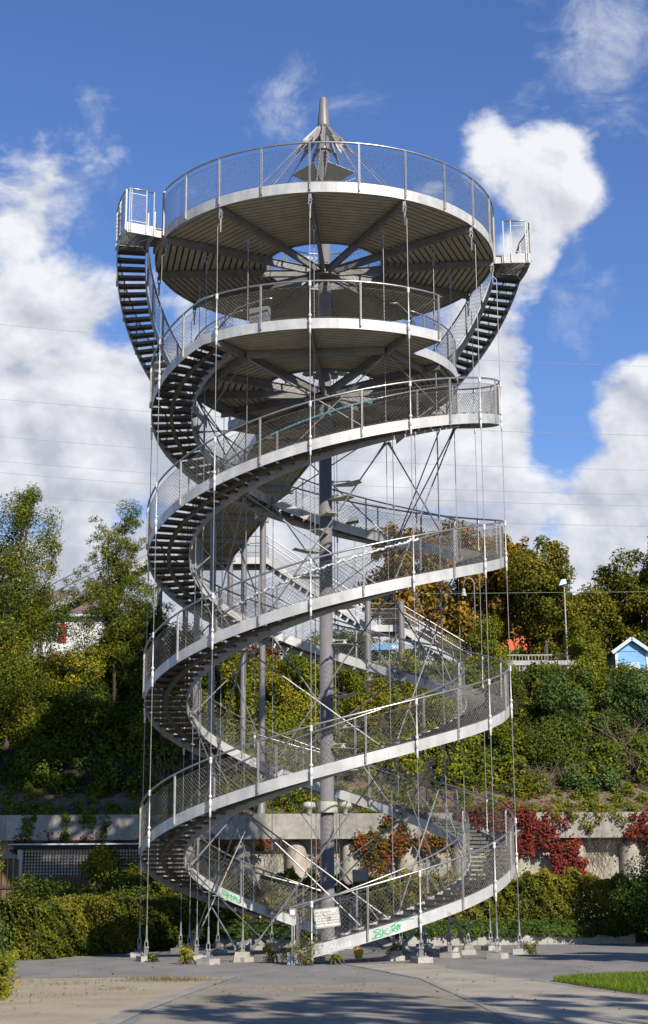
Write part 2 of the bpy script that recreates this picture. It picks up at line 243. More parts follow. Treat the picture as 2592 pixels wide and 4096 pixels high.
# ------------------------------------------------------------------ mesh helpers
class MB:
    def __init__(s): s.v = []; s.f = []; s.n = 0
    def add(s, v, f):
        v = np.asarray(v, float).reshape(-1, 3)
        s.v.append(v); s.f.extend([tuple(int(i) + s.n for i in q) for q in f]); s.n += len(v); return s
    def box(s, c, d, rot=None):
        x, y, z = d[0] / 2, d[1] / 2, d[2] / 2
        v = np.array([(-x, -y, -z), (x, -y, -z), (x, y, -z), (-x, y, -z), (-x, -y, z), (x, -y, z), (x, y, z), (-x, y, z)])
        if rot is not None:
            v = v @ np.array(Matrix(rot).to_3x3() if not isinstance(rot, (int, float)) else Matrix.Rotation(rot, 3, 'Z')).T
        return s.add(v + np.array(c), [(0, 3, 2, 1), (4, 5, 6, 7), (0, 1, 5, 4), (1, 2, 6, 5), (2, 3, 7, 6), (3, 0, 4, 7)])
    def hexa(s, b, t):      # four bottom points, four top points (counter-clockwise)
        return s.add(list(b) + list(t), [(0, 3, 2, 1), (4, 5, 6, 7), (0, 1, 5, 4), (1, 2, 6, 5), (2, 3, 7, 6), (3, 0, 4, 7)])
    def bar(s, p0, p1, w, h, up=(0, 0, 1)):
        p0 = np.array(p0, float); p1 = np.array(p1, float); t = p1 - p0; t /= np.linalg.norm(t)
        sd_ = np.cross(t, up); sd_ /= np.linalg.norm(sd_); u = np.cross(sd_, t)
        q = [(-w / 2, -h / 2), (w / 2, -h / 2), (w / 2, h / 2), (-w / 2, h / 2)]
        a = [p0 + sd_ * i + u * j for i, j in q]; b = [p1 + sd_ * i + u * j for i, j in q]
        return s.add(a + b, [(0, 1, 2, 3), (7, 6, 5, 4), (0, 4, 5, 1), (1, 5, 6, 2), (2, 6, 7, 3), (3, 7, 4, 0)])
    def tube(s, P, r, sides=8, closed=False):
        P = np.asarray(P, float); n = len(P); r = np.broadcast_to(np.asarray(r, float), (n,))
        if closed: T = np.roll(P, -1, 0) - np.roll(P, 1, 0)
        else: T = np.gradient(P, axis=0)
        T /= np.linalg.norm(T, axis=1)[:, None] + 1e-12
        ref = np.array([0, 0, 1.0]) if abs(T[:, 2]).mean() < 0.8 else np.array([1.0, 0.1, 0])
        A = np.cross(T, ref); A /= np.linalg.norm(A, axis=1)[:, None] + 1e-12; B = np.cross(A, T)
        an = np.arange(sides) * 2 * PI / sides
        V = P[:, None, :] + r[:, None, None] * (A[:, None, :] * np.cos(an)[None, :, None] + B[:, None, :] * np.sin(an)[None, :, None])
        f = []
        for i in range(n if closed else n - 1):
            j = (i + 1) % n
            for k in range(sides):
                l = (k + 1) % sides; f.append((i * sides + k, i * sides + l, j * sides + l, j * sides + k))
        if not closed:
            f.append(tuple(range(sides))[::-1]); f.append(tuple((n - 1) * sides + k for k in range(sides)))
        return s.add(V.reshape(-1, 3), f)
    def lathe(s, c, prof, sides=16):
        P = []
        for (r, z) in prof:
            for k in range(sides):
                a = 2 * PI * k / sides; P.append((c[0] + r * math.cos(a), c[1] + r * math.sin(a), c[2] + z))
        f = []
        for i in range(len(prof) - 1):
            for k in range(sides):
                l = (k + 1) % sides; f.append((i * sides + k, i * sides + l, (i + 1) * sides + l, (i + 1) * sides + k))
        f.append(tuple(range(sides))[::-1]); f.append(tuple((len(prof) - 1) * sides + k for k in range(sides)))
        return s.add(P, f)
    def build(s, name, mat, parent=None, origin=(0, 0, 0), smooth=False):
        me = bpy.data.meshes.new(name)
        V = (np.concatenate(s.v) if s.v else np.zeros((0, 3))) - np.array(origin)
        me.from_pydata(V.tolist(), [], s.f); me.update()
        if smooth: me.shade_smooth()
        return link(name, me, mat, parent, origin)
def link(name, me, mat, parent=None, loc=(0, 0, 0)):
    if mat is not None: me.materials.append(M[mat])
    o = bpy.data.objects.new(name, me); COL.objects.link(o)
    if parent is not None: o.parent = parent          # part meshes are written relative to the base of their thing
    else: o.location = loc
    return o
def tag(o, label=None, cat=None, group=None, kind=None):
    if label: o['label'] = label
    if cat: o['category'] = cat
    if group: o['group'] = group
    if kind: o['kind'] = kind
    return o
def empty(name, label, cat, loc=(0, 0, 0), rotz=0.0, group=None):
    o = bpy.data.objects.new(name, None); COL.objects.link(o); o.location = loc; o.rotation_euler = (0, 0, rotz); o.empty_display_size = 0.3
    return tag(o, label, cat, group)
def dup(o, parent=None, rotz=None, loc=None, name=None):
    c = o.copy(); COL.objects.link(c)
    if parent is not None: c.parent = parent
    if rotz is not None: c.rotation_euler = (0, 0, rotz)
    if loc is not None: c.location = loc
    return c
def dup_tree(o, parent=None, **kw):
    c = dup(o, parent, **kw)
    for ch in list(o.children): dup_tree(ch, c)
    return c
def pol(r, th, z): a = R_(th); return np.array((r * math.sin(a), -r * math.cos(a), z))
def arc_plate(mb, r0, r1, ths, zb, zt):
    """curved plate between radii r0..r1, bottom zb(th) and top zt(th)"""
    V = []
    for t in ths:
        a, b = zb(t), zt(t)
        V += [pol(r0, t, a), pol(r1, t, a), pol(r1, t, b), pol(r0, t, b)]
    f = []
    n = len(ths)
    for i in range(n - 1):
        for k in range(4):
            l = (k + 1) % 4; f.append((4 * i + k, 4 * i + l, 4 * i + 4 + l, 4 * i + 4 + k))
    f.append((3, 2, 1, 0)); f.append(tuple(4 * (n - 1) + k for k in range(4)))
    return mb.add(V, f)
def wires(mb, lines, r):
    """three-sided wire along each polyline (array P,n,3)"""
    P = np.asarray(lines, float); p, n, _ = P.shape
    T = np.gradient(P, axis=1); T /= np.linalg.norm(T, axis=2)[..., None]
    rad = P.copy(); rad[..., 2] = 0; rad /= np.linalg.norm(rad, axis=2)[..., None] + 1e-9
    B = np.cross(T, rad); B /= np.linalg.norm(B, axis=2)[..., None] + 1e-9
    V = []
    for k in range(3):
        a = 2 * PI * k / 3; V.append(P + r * (rad * math.cos(a) + B * math.sin(a)))
    V = np.stack(V, axis=2).reshape(-1, 3)
    f = []
    for i in range(p):
        for j in range(n - 1):
            b = (i * n + j) * 3
            for k in range(3):
                l = (k + 1) % 3; f.append((b + k, b + l, b + 3 + l, b + 3 + k))
    return mb.add(V, f)
def net(mb, r, t0, t1, zlo, zhi, step=0.084, wr=0.0050, rng=None):
    """diamond cable net on a cylinder of radius r between angles t0..t1 (degrees), zlo/zhi functions of angle"""
    arc = abs(R_(t1 - t0)) * r; h0 = zhi(t0) - zlo(t0); nseg = 5
    sgn = 1 if t1 > t0 else -1
    ts = []
    K = int((arc + h0) / (step * 1.414)) + 2
    lines = []
    for dirn in (1, -1):
        for k in range(K + 1):
            s0 = k * step * 1.414 - (h0 if dirn == 1 else 0)
            # along the wire: s = s0 + dirn*h*..., h from 0..h0
            ha, hb = 0.0, h0
            sa, sb = s0, s0 + dirn * h0
            # clip to 0..arc
            if dirn == 1:
                if sa < 0: ha = -sa; sa = 0
                if sb > arc: hb = arc - s0; sb = arc
            else:
                if sa > arc: ha = sa - arc; sa = arc
                if sb < 0: hb = s0; sb = 0
            if hb - ha < 0.03: continue
            pts = []
            for q in np.linspace(0, 1, nseg):
                h = ha + (hb - ha) * q; sarc = sa + (sb - sa) * q
                t = t0 + sgn * math.degrees(sarc / r)
                pts.append(pol(r, t, zlo(t) + h * (zhi(t) - zlo(t)) / h0))
            lines.append(pts)
    wires(mb, lines, wr)
    for fz in (zlo, zhi):
        tt = np.linspace(t0, t1, 9); mb.tube([pol(r, t, fz(t)) for t in tt], 0.006, 5)

# ------------------------------------------------------------------ foliage helpers
RNG = np.random.default_rng(7)
def leaf_mesh(name, c, n, size, tone, asp=0.55, rng=RNG, tdir=None, origin=(0, 0, 0)):
    c = np.asarray(c) - np.array(origin); N_ = len(c)
    n = n / (np.linalg.norm(n, axis=1)[:, None] + 1e-9)
    q = rng.normal(size=(N_, 3)) if tdir is None else tdir
    t = q - (q * n).sum(1)[:, None] * n; t /= np.linalg.norm(t, axis=1)[:, None] + 1e-9
    b = np.cross(n, t); s = (np.broadcast_to(size, (N_,)) * rng.uniform(0.7, 1.3, N_))[:, None]
    V = np.stack([c - t * s, c + b * s * asp + n * s * 0.18, c + t * s, c - b * s * asp + n * s * 0.18], 1).reshape(-1, 3)
    me = bpy.data.meshes.new(name)
    me.vertices.add(4 * N_); me.vertices.foreach_set('co', V.astype(np.float32).ravel())
    me.loops.add(4 * N_); me.loops.foreach_set('vertex_index', np.arange(4 * N_, dtype=np.int32))
    me.polygons.add(N_); me.polygons.foreach_set('loop_start', np.arange(0, 4 * N_, 4, dtype=np.int32))
    me.update(calc_edges=True)
    at = me.attributes.new('tone', 'FLOAT', 'POINT'); at.data.foreach_set('value', np.repeat(np.clip(tone, 0, 1), 4).astype(np.float32))
    return me
def crown(rng, center, radii, nclump, clump_r, nleaf, shell=0.55, up=0.35, tone_mu=0.5, flat=1.0, droop=0.0):
    center = np.array(center, float); radii = np.array(radii, float)
    d = rng.normal(size=(nclump, 3)); d /= np.linalg.norm(d, axis=1)[:, None]
    rr = (shell + (1 - shell) * rng.random(nclump) ** 0.7)[:, None]
    cc = center + d * rr * radii
    cr_ = clump_r * np.exp(rng.normal(0, .38, nclump)); ct = rng.normal(0, 0.13, nclump)
    w = cr_ ** 2; k = rng.choice(nclump, nleaf, p=w / w.sum())
    off = rng.normal(size=(nleaf, 3)); off /= np.linalg.norm(off, axis=1)[:, None]
    off *= (rng.random(nleaf) ** 0.45)[:, None] * cr_[k][:, None]; off[:, 2] *= flat
    if droop: off[:, 2] -= droop * np.abs(rng.normal(size=nleaf)) * cr_[k]
    p = cc[k] + off
    n = off / cr_[k][:, None] * 0.8 + (p - center) / radii * 0.5 + np.array([0, 0, up]) + rng.normal(size=(nleaf, 3)) * 0.75
    tone = tone_mu + ct[k] + rng.normal(0, 0.24, nleaf)
    return p, n, tone, cc
def plant(name, label, cat, base, parts, leaf, size, group=None, trunk=None, seed=1, asp=0.55, stems=None, tuft=None):
    """a plant thing: foliage plus trunk / stems. parts: list of crown() kwargs"""
    rng = np.random.default_rng(seed)
    P = []; Nn = []; T = []; CC = []
    for kw in parts:
        a, b, c_, d = crown(rng, **kw); P.append(a); Nn.append(b); T.append(c_); CC.append(d)
    P = np.concatenate(P); Nn = np.concatenate(Nn); T = np.concatenate(T); CC = np.concatenate(CC)
    root = empty(name, label, cat, base, 0, group)
    link('crown' if trunk else 'foliage', leaf_mesh(name + '_foliage', P, Nn, size, T, asp, rng, None, base), leaf, root)
    mb = MB(); b = np.array(base, float)
    if trunk:
        h, r = trunk; top = b + np.array([rng.normal(0, .2), rng.normal(0, .2), h])
        path = [b + (top - b) * q + np.array([math.sin(q * 5) * .08 * h * .15, 0, 0]) for q in np.linspace(0, 1, 7)]
        path[0] = path[0] - np.array([0, 0, .4])
        mb.tube([p - b for p in path], np.linspace(r, r * 0.55, 7), 9)
        for i in range(min(70 if 'sparse' in label else 26, len(CC))):
            e = CC[rng.integers(len(CC))]; s0 = path[rng.integers(3, 7)]
            mid = (s0 + e) / 2 + np.array([0, 0, 0.12 * np.linalg.norm(e - s0)]) + rng.normal(0, .1, 3)
            q = [s0 * (1 - u) ** 2 + 2 * mid * u * (1 - u) + e * u * u for u in np.linspace(0, 1, 6)]
            mb.tube([p - b for p in q], np.linspace(r * 0.34, max(r * 0.06, .006), 6), 5)
    else:
        for i in range(min(16, len(CC))):
            e = CC[rng.integers(len(CC))]; s0 = b + np.array([rng.normal(0, .15), rng.normal(0, .15), -.2])
            mid = (s0 + e) / 2 + np.array([0, 0, 0.2]); q = [s0 * (1 - u) ** 2 + 2 * mid * u * (1 - u) + e * u * u for u in np.linspace(0, 1, 5)]
            mb.tube([p - b for p in q], np.linspace(0.035, 0.01, 5), 4)
    me = bpy.data.meshes.new('w'); V = np.concatenate(mb.v); me.from_pydata(V.tolist(), [], mb.f); me.update()
    link('trunk' if trunk else 'stems', me, 'bark', root)
    return root

# ------------------------------------------------------------------ ground
def gz(x, y): return -0.0113 * y + 0.006 * x if y < 9 else -0.1017 + 0.006 * x
def sheet(name, pts, dz, mat, kind='structure', sub=1):
    mb = MB(); mb.add([(x, y, gz(x, y) + dz) for x, y in pts], [tuple(range(len(pts)))])
    return tag(mb.build(name, mat), kind=kind)
mb = MB()
gx = [-600, -120, -40, -14, 0, 14, 40, 120, 600]; gy = [-600, -120, -60, -40, -20, -10, 0, 9, 17.2]
def gz2(x, y):   # far away the plaza lies level
    return gz(max(-30, min(30, x)), max(-50, min(9, y)))
mb.add([(x, y, gz2(x, y)) for y in gy for x in gx], [(j * 9 + i, j * 9 + i + 1, (j + 1) * 9 + i + 1, (j + 1) * 9 + i) for j in range(8) for i in range(8)])
tag(mb.build('ground', 'asphalt'), kind='structure')
rg = random.Random(3)
def wob(pts, amp=0.12, n=6):
    o = []
    for i, p in enumerate(pts):
        q = pts[(i + 1) % len(pts)]
        for k in range(n):
            u = k / n; o.append((p[0] + (q[0] - p[0]) * u + rg.uniform(-amp, amp), p[1] + (q[1] - p[1]) * u + rg.uniform(-amp, amp)))
    return o
sheet('gravel_ground', wob([(-30, -46), (-3.9, -46), (-3.2, -21), (-2.45, -11.0), (-5, -10.75), (-9, -10.7), (-30, -10.5)], 0.05, 14), 0.004, 'gravel')
sheet('gravel_strip', wob([(-3.45, -46), (3.6, -46), (2.6, -21), (2.05, -14.2), (-0.2, -13.6), (-2.5, -13.9), (-3.0, -21)], 0.10, 12), 0.004, 'dirt')
PL = [(0.55, -5.9), (1.1, -8.2), (2.1, -12.8), (2.65, -21.1), (3.6, -46)]; PR = [(2.6, -5.9), (3.3, -9.5), (4.5, -14.1), (6.4, -22), (12, -46)]
sheet('cobbled_path', PL + PR[::-1], 0.006, 'cobble')
def kerb(name, line, w, mat='kerb', dz=0.010):
    mb = MB(); L_ = [np.array(p, float) for p in line]; V = []
    for i, p in enumerate(L_):
        a = L_[max(0, i - 1)]; b = L_[min(len(L_) - 1, i + 1)]; t = (b - a) / np.linalg.norm(b - a); nn = np.array((-t[1], t[0])) * w / 2
        for q in (p + nn, p - nn): V.append((q[0], q[1], gz(*q) + dz))
    mb.add(V, [(2 * i, 2 * i + 1, 2 * i + 3, 2 * i + 2) for i in range(len(L_) - 1)])
    return tag(mb.build(name, mat), kind='structure')
kerb('kerb_strip', PL, 0.16); kerb('kerb_strip', PR, 0.16)
kerb('paving_strip', [(-4.3, -46), (-3.25, -21), (-2.75, -15.5), (-2.3, -11.0)], 0.34, 'kerb')
kerb('kerb_strip', [(-30, -10.45), (-9, -10.65), (-2.35, -10.95)], 0.10)
lawn_pts = [(4.75, -14.0), (5.6, -12.9), (7.2, -12.3), (12, -12.0), (20, -12), (20, -24), (8.2, -25), (6.6, -22), (5.5, -17.8)]
sheet('lawn_soil', wob(lawn_pts, 0.10, 8), 0.009, 'soil')
def inside(P, x, y):
    r = np.zeros(len(x), bool); n = len(P)
    for i in range(n):
        x0, y0 = P[i]; x1, y1 = P[(i + 1) % n]
        c = ((y0 > y) != (y1 > y)) & (x < (x1 - x0) * (y - y0) / (y1 - y0 + 1e-12) + x0); r ^= c
    return r
def blades(name, x, y, h, mat, seed, lean=0.5, w=0.012):
    rng = np.random.default_rng(seed); n = len(x); z = np.array([gz(a, b) for a, b in zip(x, y)])
    d = rng.uniform(0, 2 * PI, n); hh = h * rng.uniform(0.5, 1.3, n)
    c = np.stack([x, y, z + 0.008 + hh * 0.42], 1)
    tdir = np.stack([np.cos(d) * lean * rng.random(n), np.sin(d) * lean * rng.random(n), np.ones(n)], 1)
    nn = np.stack([np.sin(d), np.cos(d), rng.normal(0, .3, n)], 1)
    nn -= 0  # blade faces turn every way
    return leaf_mesh(name, c, nn, hh * 0.5, rng.normal(0.5, 0.25, n), 0.10, rng, tdir)
rng = np.random.default_rng(11)
x = rng.uniform(4.5, 12, 150000); y = rng.uniform(-23.5, -11.9, 150000); k = inside(lawn_pts, x, y); x, y = x[k], y[k]; k = rng.random(len(x)) < .55 + .45 * np.sin(x * 3.1 + y) * np.sin(y * 2.3) + .35; x, y = x[k], y[k]
tag(link('lawn_grass', blades('lawn_grass', x, y, 0.11, 'grass', 2), 'grass'), 'bright green short lawn grass at the right beside the cobbled path', 'grass', kind='stuff')
cx = np.concatenate([rng.normal(a, s_, int(n)) for a, b, s_, n in [(-3.9, -12.2, .55, 900), (-5.6, -13.5, .4, 160), (-4.4, -15.5, .3, 120), (-1.0, -16.5, .5, 60), (-5.9, -17.5, .8, 200), (0.4, -15.4, .3, 60), (-3.2, -12.6, .4, 500), (-7, -12.2, .8, 200)]])
cy = np.concatenate([rng.normal(b, s_ * .8, int(n)) for a, b, s_, n in [(-3.9, -12.2, .55, 900), (-5.6, -13.5, .4, 160), (-4.4, -15.5, .3, 120), (-1.0, -16.5, .5, 60), (-5.9, -17.5, .8, 200), (0.4, -15.4, .3, 60), (-3.2, -12.6, .4, 500), (-7, -12.2, .8, 200)]])
k = cy < -11.1; cx, cy = cx[k], cy[k]
tag(link('dry_grass_tufts', blades('dry_grass_tufts', cx, cy, 0.07, 'dry_grass', 4, 1.2), 'dry_grass'), 'brown dry grass tufts growing through the pale gravel', 'grass', kind='stuff')
fx = rng.uniform(-9, 9, 520); fy = rng.uniform(-22, 4, 520)
k = (np.hypot(fx, fy) > 0); fx, fy = fx[k], fy[k]
c = np.stack([fx, fy, [gz(a, b) + 0.02 for a, b in zip(fx, fy)]], 1)
nn = np.stack([rng.normal(0, .25, len(fx)), rng.normal(0, .25, len(fx)), np.ones(len(fx))], 1)
tag(link('fallen_leaves', leaf_mesh('fallen_leaves', c, nn, 0.035, rng.random(len(fx)), 0.7, rng), 'fallen'), 'scattered orange and brown fallen leaves on the plaza', 'leaves', kind='stuff')

# ------------------------------------------------------------------ hillside
TY = [17, 18.5, 20, 26, 28, 34, 60, 400]; TZ = [4.75, 5.2, 6.2, 11.4, 12.3, 12.6, 13, 13]
def terr(x, y): return np.interp(y, TY, TZ) + 0.12 * np.sin(x * 0.9 + y * 0.4) * np.clip((np.asarray(y) - 17.5) / 3, 0, 1) * (np.asarray(y) < 60)
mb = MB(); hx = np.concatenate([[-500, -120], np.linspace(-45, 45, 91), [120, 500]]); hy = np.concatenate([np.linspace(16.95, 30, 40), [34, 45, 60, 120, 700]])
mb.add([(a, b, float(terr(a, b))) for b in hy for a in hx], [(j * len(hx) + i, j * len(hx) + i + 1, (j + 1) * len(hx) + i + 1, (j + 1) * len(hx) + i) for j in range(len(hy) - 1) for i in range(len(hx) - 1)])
tag(mb.build('hillside', 'shade_soil', smooth=True), kind='structure')
mb = MB(); hx = np.linspace(-45, 45, 181); hy = np.linspace(16.97, 20.6, 12)
jj = np.random.default_rng(77).normal(0, .35, len(hx)); edge = lambda a, i: 19.9 + .5 * math.sin(a * .7) + .35 * math.sin(a * 2.1) + jj[i] * .4
mb.add([(a, 16.97 + (edge(a, i) - 16.97) * q, float(terr(a, 16.97 + (edge(a, i) - 16.97) * q)) + .012) for q in np.linspace(0, 1, 14) for i, a in enumerate(hx)], [(j * 181 + i, j * 181 + i + 1, (j + 1) * 181 + i + 1, (j + 1) * 181 + i) for j in range(13) for i in range(180)])
tag(mb.build('bare_soil', 'soil', smooth=True), kind='structure')

# ------------------------------------------------------------------ the tower
R = 5.76; RI = 4.42; A0 = -4.3; SL = 4.723 / 180.0; ZP = 18.49; TH = 0.32
TOWER = 'tall open steel lookout tower with two spiral stairs wound round a grey mast'
tower = empty('lookout_tower', TOWER, 'tower')
def zt(T): return min(0.554 + SL * (T + 4.2), ZP)          # top edge of the stair plates at unwrapped angle T
T_START, T_END = -7.5, 679.2
# mast
mb = MB(); mb.lathe((0, 0, 0), [(0.36, 0.0), (0.36, 0.10), (0.215, 0.14), (0.215, 27.85)], 24)
mast = mb.build('mast', 'mast', tower, smooth=True)
mb = MB(); mb.lathe((0, 0, 0), [(0.23, 27.78), (0.215, 27.9), (0.20, 28.1), (0.125, 28.92), (0.10, 28.97)], 24); mb.build('spire', 'mast', tower, smooth=True)
for i in range(12):
    th = A0 + 30 * i; a, b = pol(1, th, 0)[:2]; ta = np.array((-b, a, 0)) * 0.011
    P = [pol(.19, th, 27.86), pol(.19, th, 27.50), pol(.66, th, 26.98), pol(.81, th, 27.16)]
    mb = MB(); mb.hexa([P[0] - ta, P[1] - ta, P[2] - ta, P[3] - ta], [P[0] + ta, P[1] + ta, P[2] + ta, P[3] + ta])
    mb.build('fin', 'post', tower)
    mb = MB(); e0 = pol(.74, th, 27.12); e1 = pol(4.3, th, 22.8); u = (e1 - e0) / np.linalg.norm(e1 - e0)
    mb.tube([e0, e0 + u * .12, e0 + u * .45], [.05, .055, .026], 8); mb.tube([e0 + u * .4, e1], .017, 6)
    mb.tube([e0 + np.array(pol(.06, th + 90, 0)), e0 - np.array(pol(.06, th + 90, 0))], .055, 10)
    mb.build('stay_rod', 'galv_dark', tower)
mb = MB(); mb.lathe((0, 0, 26.9), [(.27, 0), (.27, .08), (.22, .1)], 16); mb.build('collar', 'mast', tower)
for i in range(4):   # light reflector petals
    th = -50 + 90 * i; mb = MB(); d1, d2 = 36, 27
    p = [pol(.30, th - 40, 25.55), pol(.30, th + 40, 25.55), pol(1.12, th + 33, 25.95), pol(1.12, th - 33, 25.95)]
    t_ = np.array((0, 0, .02)); mb.hexa(p, [q + t_ for q in p]); mb.build('reflector', 'lampshade', tower)

# one staircase (the other is the same turned half round)
def rng_T(a, b, step): return np.arange(a, b + step * 0.5, step)
stair_bm = MB(); ths = np.append(rng_T(T_START, T_END, 3.0), T_END)
arc_plate(stair_bm, R - .025, R, ths, lambda t: max(zt(t) - TH, 0.02), zt)
arc_plate(stair_bm, RI, RI + .025, ths, lambda t: max(zt(t) - TH, 0.02), zt)
stairA = stair_bm.build('staircase', 'galv', tower)
stairB = dup(stairA, tower, PI)
def both(o): return o
mb = MB(); arc_plate(mb, 5.03, 5.15, ths[2:], lambda t: zt(t) - .29, lambda t: zt(t) - .20); mb.build('spine_beam', 'rust', stairA)
STEP = 5.0
def tread_shape(mb, T):
    z = zt(T + STEP) - 0.10; a, b = T, T + 4.55
    for (t0, t1, zb, zc) in ((a, b, z - .028, z), (a, a + .42, z - .082, z - .0281), (b - .42, b, z - .082, z - .0281)):
        q = [pol(RI + .03, t0, zb), pol(R - .03, t0, zb), pol(R - .03, t1, zb), pol(RI + .03, t1, zb)]
        mb.hexa(q, [p + np.array((0, 0, zc - zb)) for p in q])
rest = MB(); nt_ = 0
for T in np.arange(T_START + 1, T_END - STEP, STEP):
    f = ((T + 180) % 360) - 180
    fB = ((T + 360) % 360) - 180
    if (-125 <= f <= -50 or -125 <= fB <= -50) and T > 20:
        mb = MB(); tread_shape(mb, T); mb.build('tread', 'tread', stairA); nt_ += 1
    else: tread_shape(rest, T)
tag(rest.build('tread', 'tread', stairA), kind='stuff')
# guard rails, posts, nets
def tubeT(mb, r, T, dz, rad, sides=8): mb.tube([pol(r, t, zt(t) + dz) for t in T], rad, sides)
mb = MB(); tubeT(mb, 5.80, rng_T(-12, T_END + 6, 3), 1.15, .031, 9); mb.build('handrail', 'rail', stairA, smooth=True)
mb = MB(); tubeT(mb, 4.38, rng_T(-12, T_END + 6, 3), 1.12, .027, 8); mb.build('handrail', 'rail', stairA, smooth=True)
post_mesh = {}
def post_at(parent, r, th, z, outward=True, bottom=-.27, top=1.15, key='o', name='post'):
    if key not in post_mesh:
        mb = MB()
        for s_ in (-.017, .017): mb.box((s_, 0, (bottom + top) / 2), (.012, .052, top - bottom))
        mb.box((0, 0, bottom + .10), (.03, .07, .16)); mb.tube([(0, -.035, bottom + .06), (0, .04, bottom + .06)], .012, 6); mb.tube([(0, -.035, bottom + .15), (0, .04, bottom + .15)], .012, 6)
        o = mb.build(name, 'post', parent); post_mesh[key] = o.data
    else:
        o = bpy.data.objects.new(name, post_mesh[key]); COL.objects.link(o); o.parent = parent
    o.location = pol(r, th, z); o.rotation_euler = (0, 0, R_(th))
    return o
for k in range(0, 23):
    T = A0 + 15 + 30 * k
    if T > T_END: break
    post_at(stairA, 5.80, T, zt(T)); post_at(stairA, 4.385, T, zt(T), bottom=-.2, top=1.12, key='i')
for k in range(-1, 23):
    T0, T1 = A0 + 30 * k, A0 + 30 * (k + 1)
    if k == -1: T0 = -7
    T1 = min(T1, T_END)
    mb = MB(); net(mb, 5.765, T0, T1, lambda t: zt(t) + .03, lambda t: zt(t) + .98); mb.build('safety_net', 'wire', stairA)
    mb = MB(); net(mb, 4.405, T0, T1, lambda t: zt(t) + .03, lambda t: zt(t) + .98, step=.11, wr=.0042); mb.build('safety_net', 'wire', stairA)
for ch in list(stairA.children): dup(ch, stairB)

# platforms
def boards(mb, a, b, mid, r0, R1, z, w=.150, gap=.060, th=.05):
    mx_, my_, _ = pol(1, mid, 0); nx_, ny_, _ = pol(1, mid + 90, 0)
    d = r0 * math.cos(R_(max(abs(a - mid), abs(b - mid))))
    while d < R1 - .02:
        d1 = min(d + w, R1 - .005)
        def lim(dd):
            c = math.sqrt(max(R1 * R1 - dd * dd, 0)); lo = max(dd * math.tan(R_(a - mid)), -c); hi = min(dd * math.tan(R_(b - mid)), c)
            e = r0 * r0 - dd * dd
            return lo, hi
        l0, h0 = lim(d); l1, h1 = lim(d1)
        q = lambda dd, t, zz: (mx_ * dd + nx_ * t, my_ * dd + ny_ * t, zz)
        mid_r = math.hypot((d + d1) / 2, 0)
        if h0 - l0 > .02 and h1 - l1 > .005 and (d1 > r0 * .985):
            mb.hexa([q(d, l0, z), q(d1, l1, z), q(d1, h1, z), q(d, h0, z)], [q(d, l0, z + th), q(d1, l1, z + th), q(d1, h1, z + th), q(d, h0, z + th)])
        d += w + gap
def annulus(mb, sect, z, th=.05):
    for (a, b, r0, r1) in sect:
        t = np.append(np.arange(a, b, 5), b); arc_plate(mb, r0, r1, t, lambda q: z, lambda q: z + th)
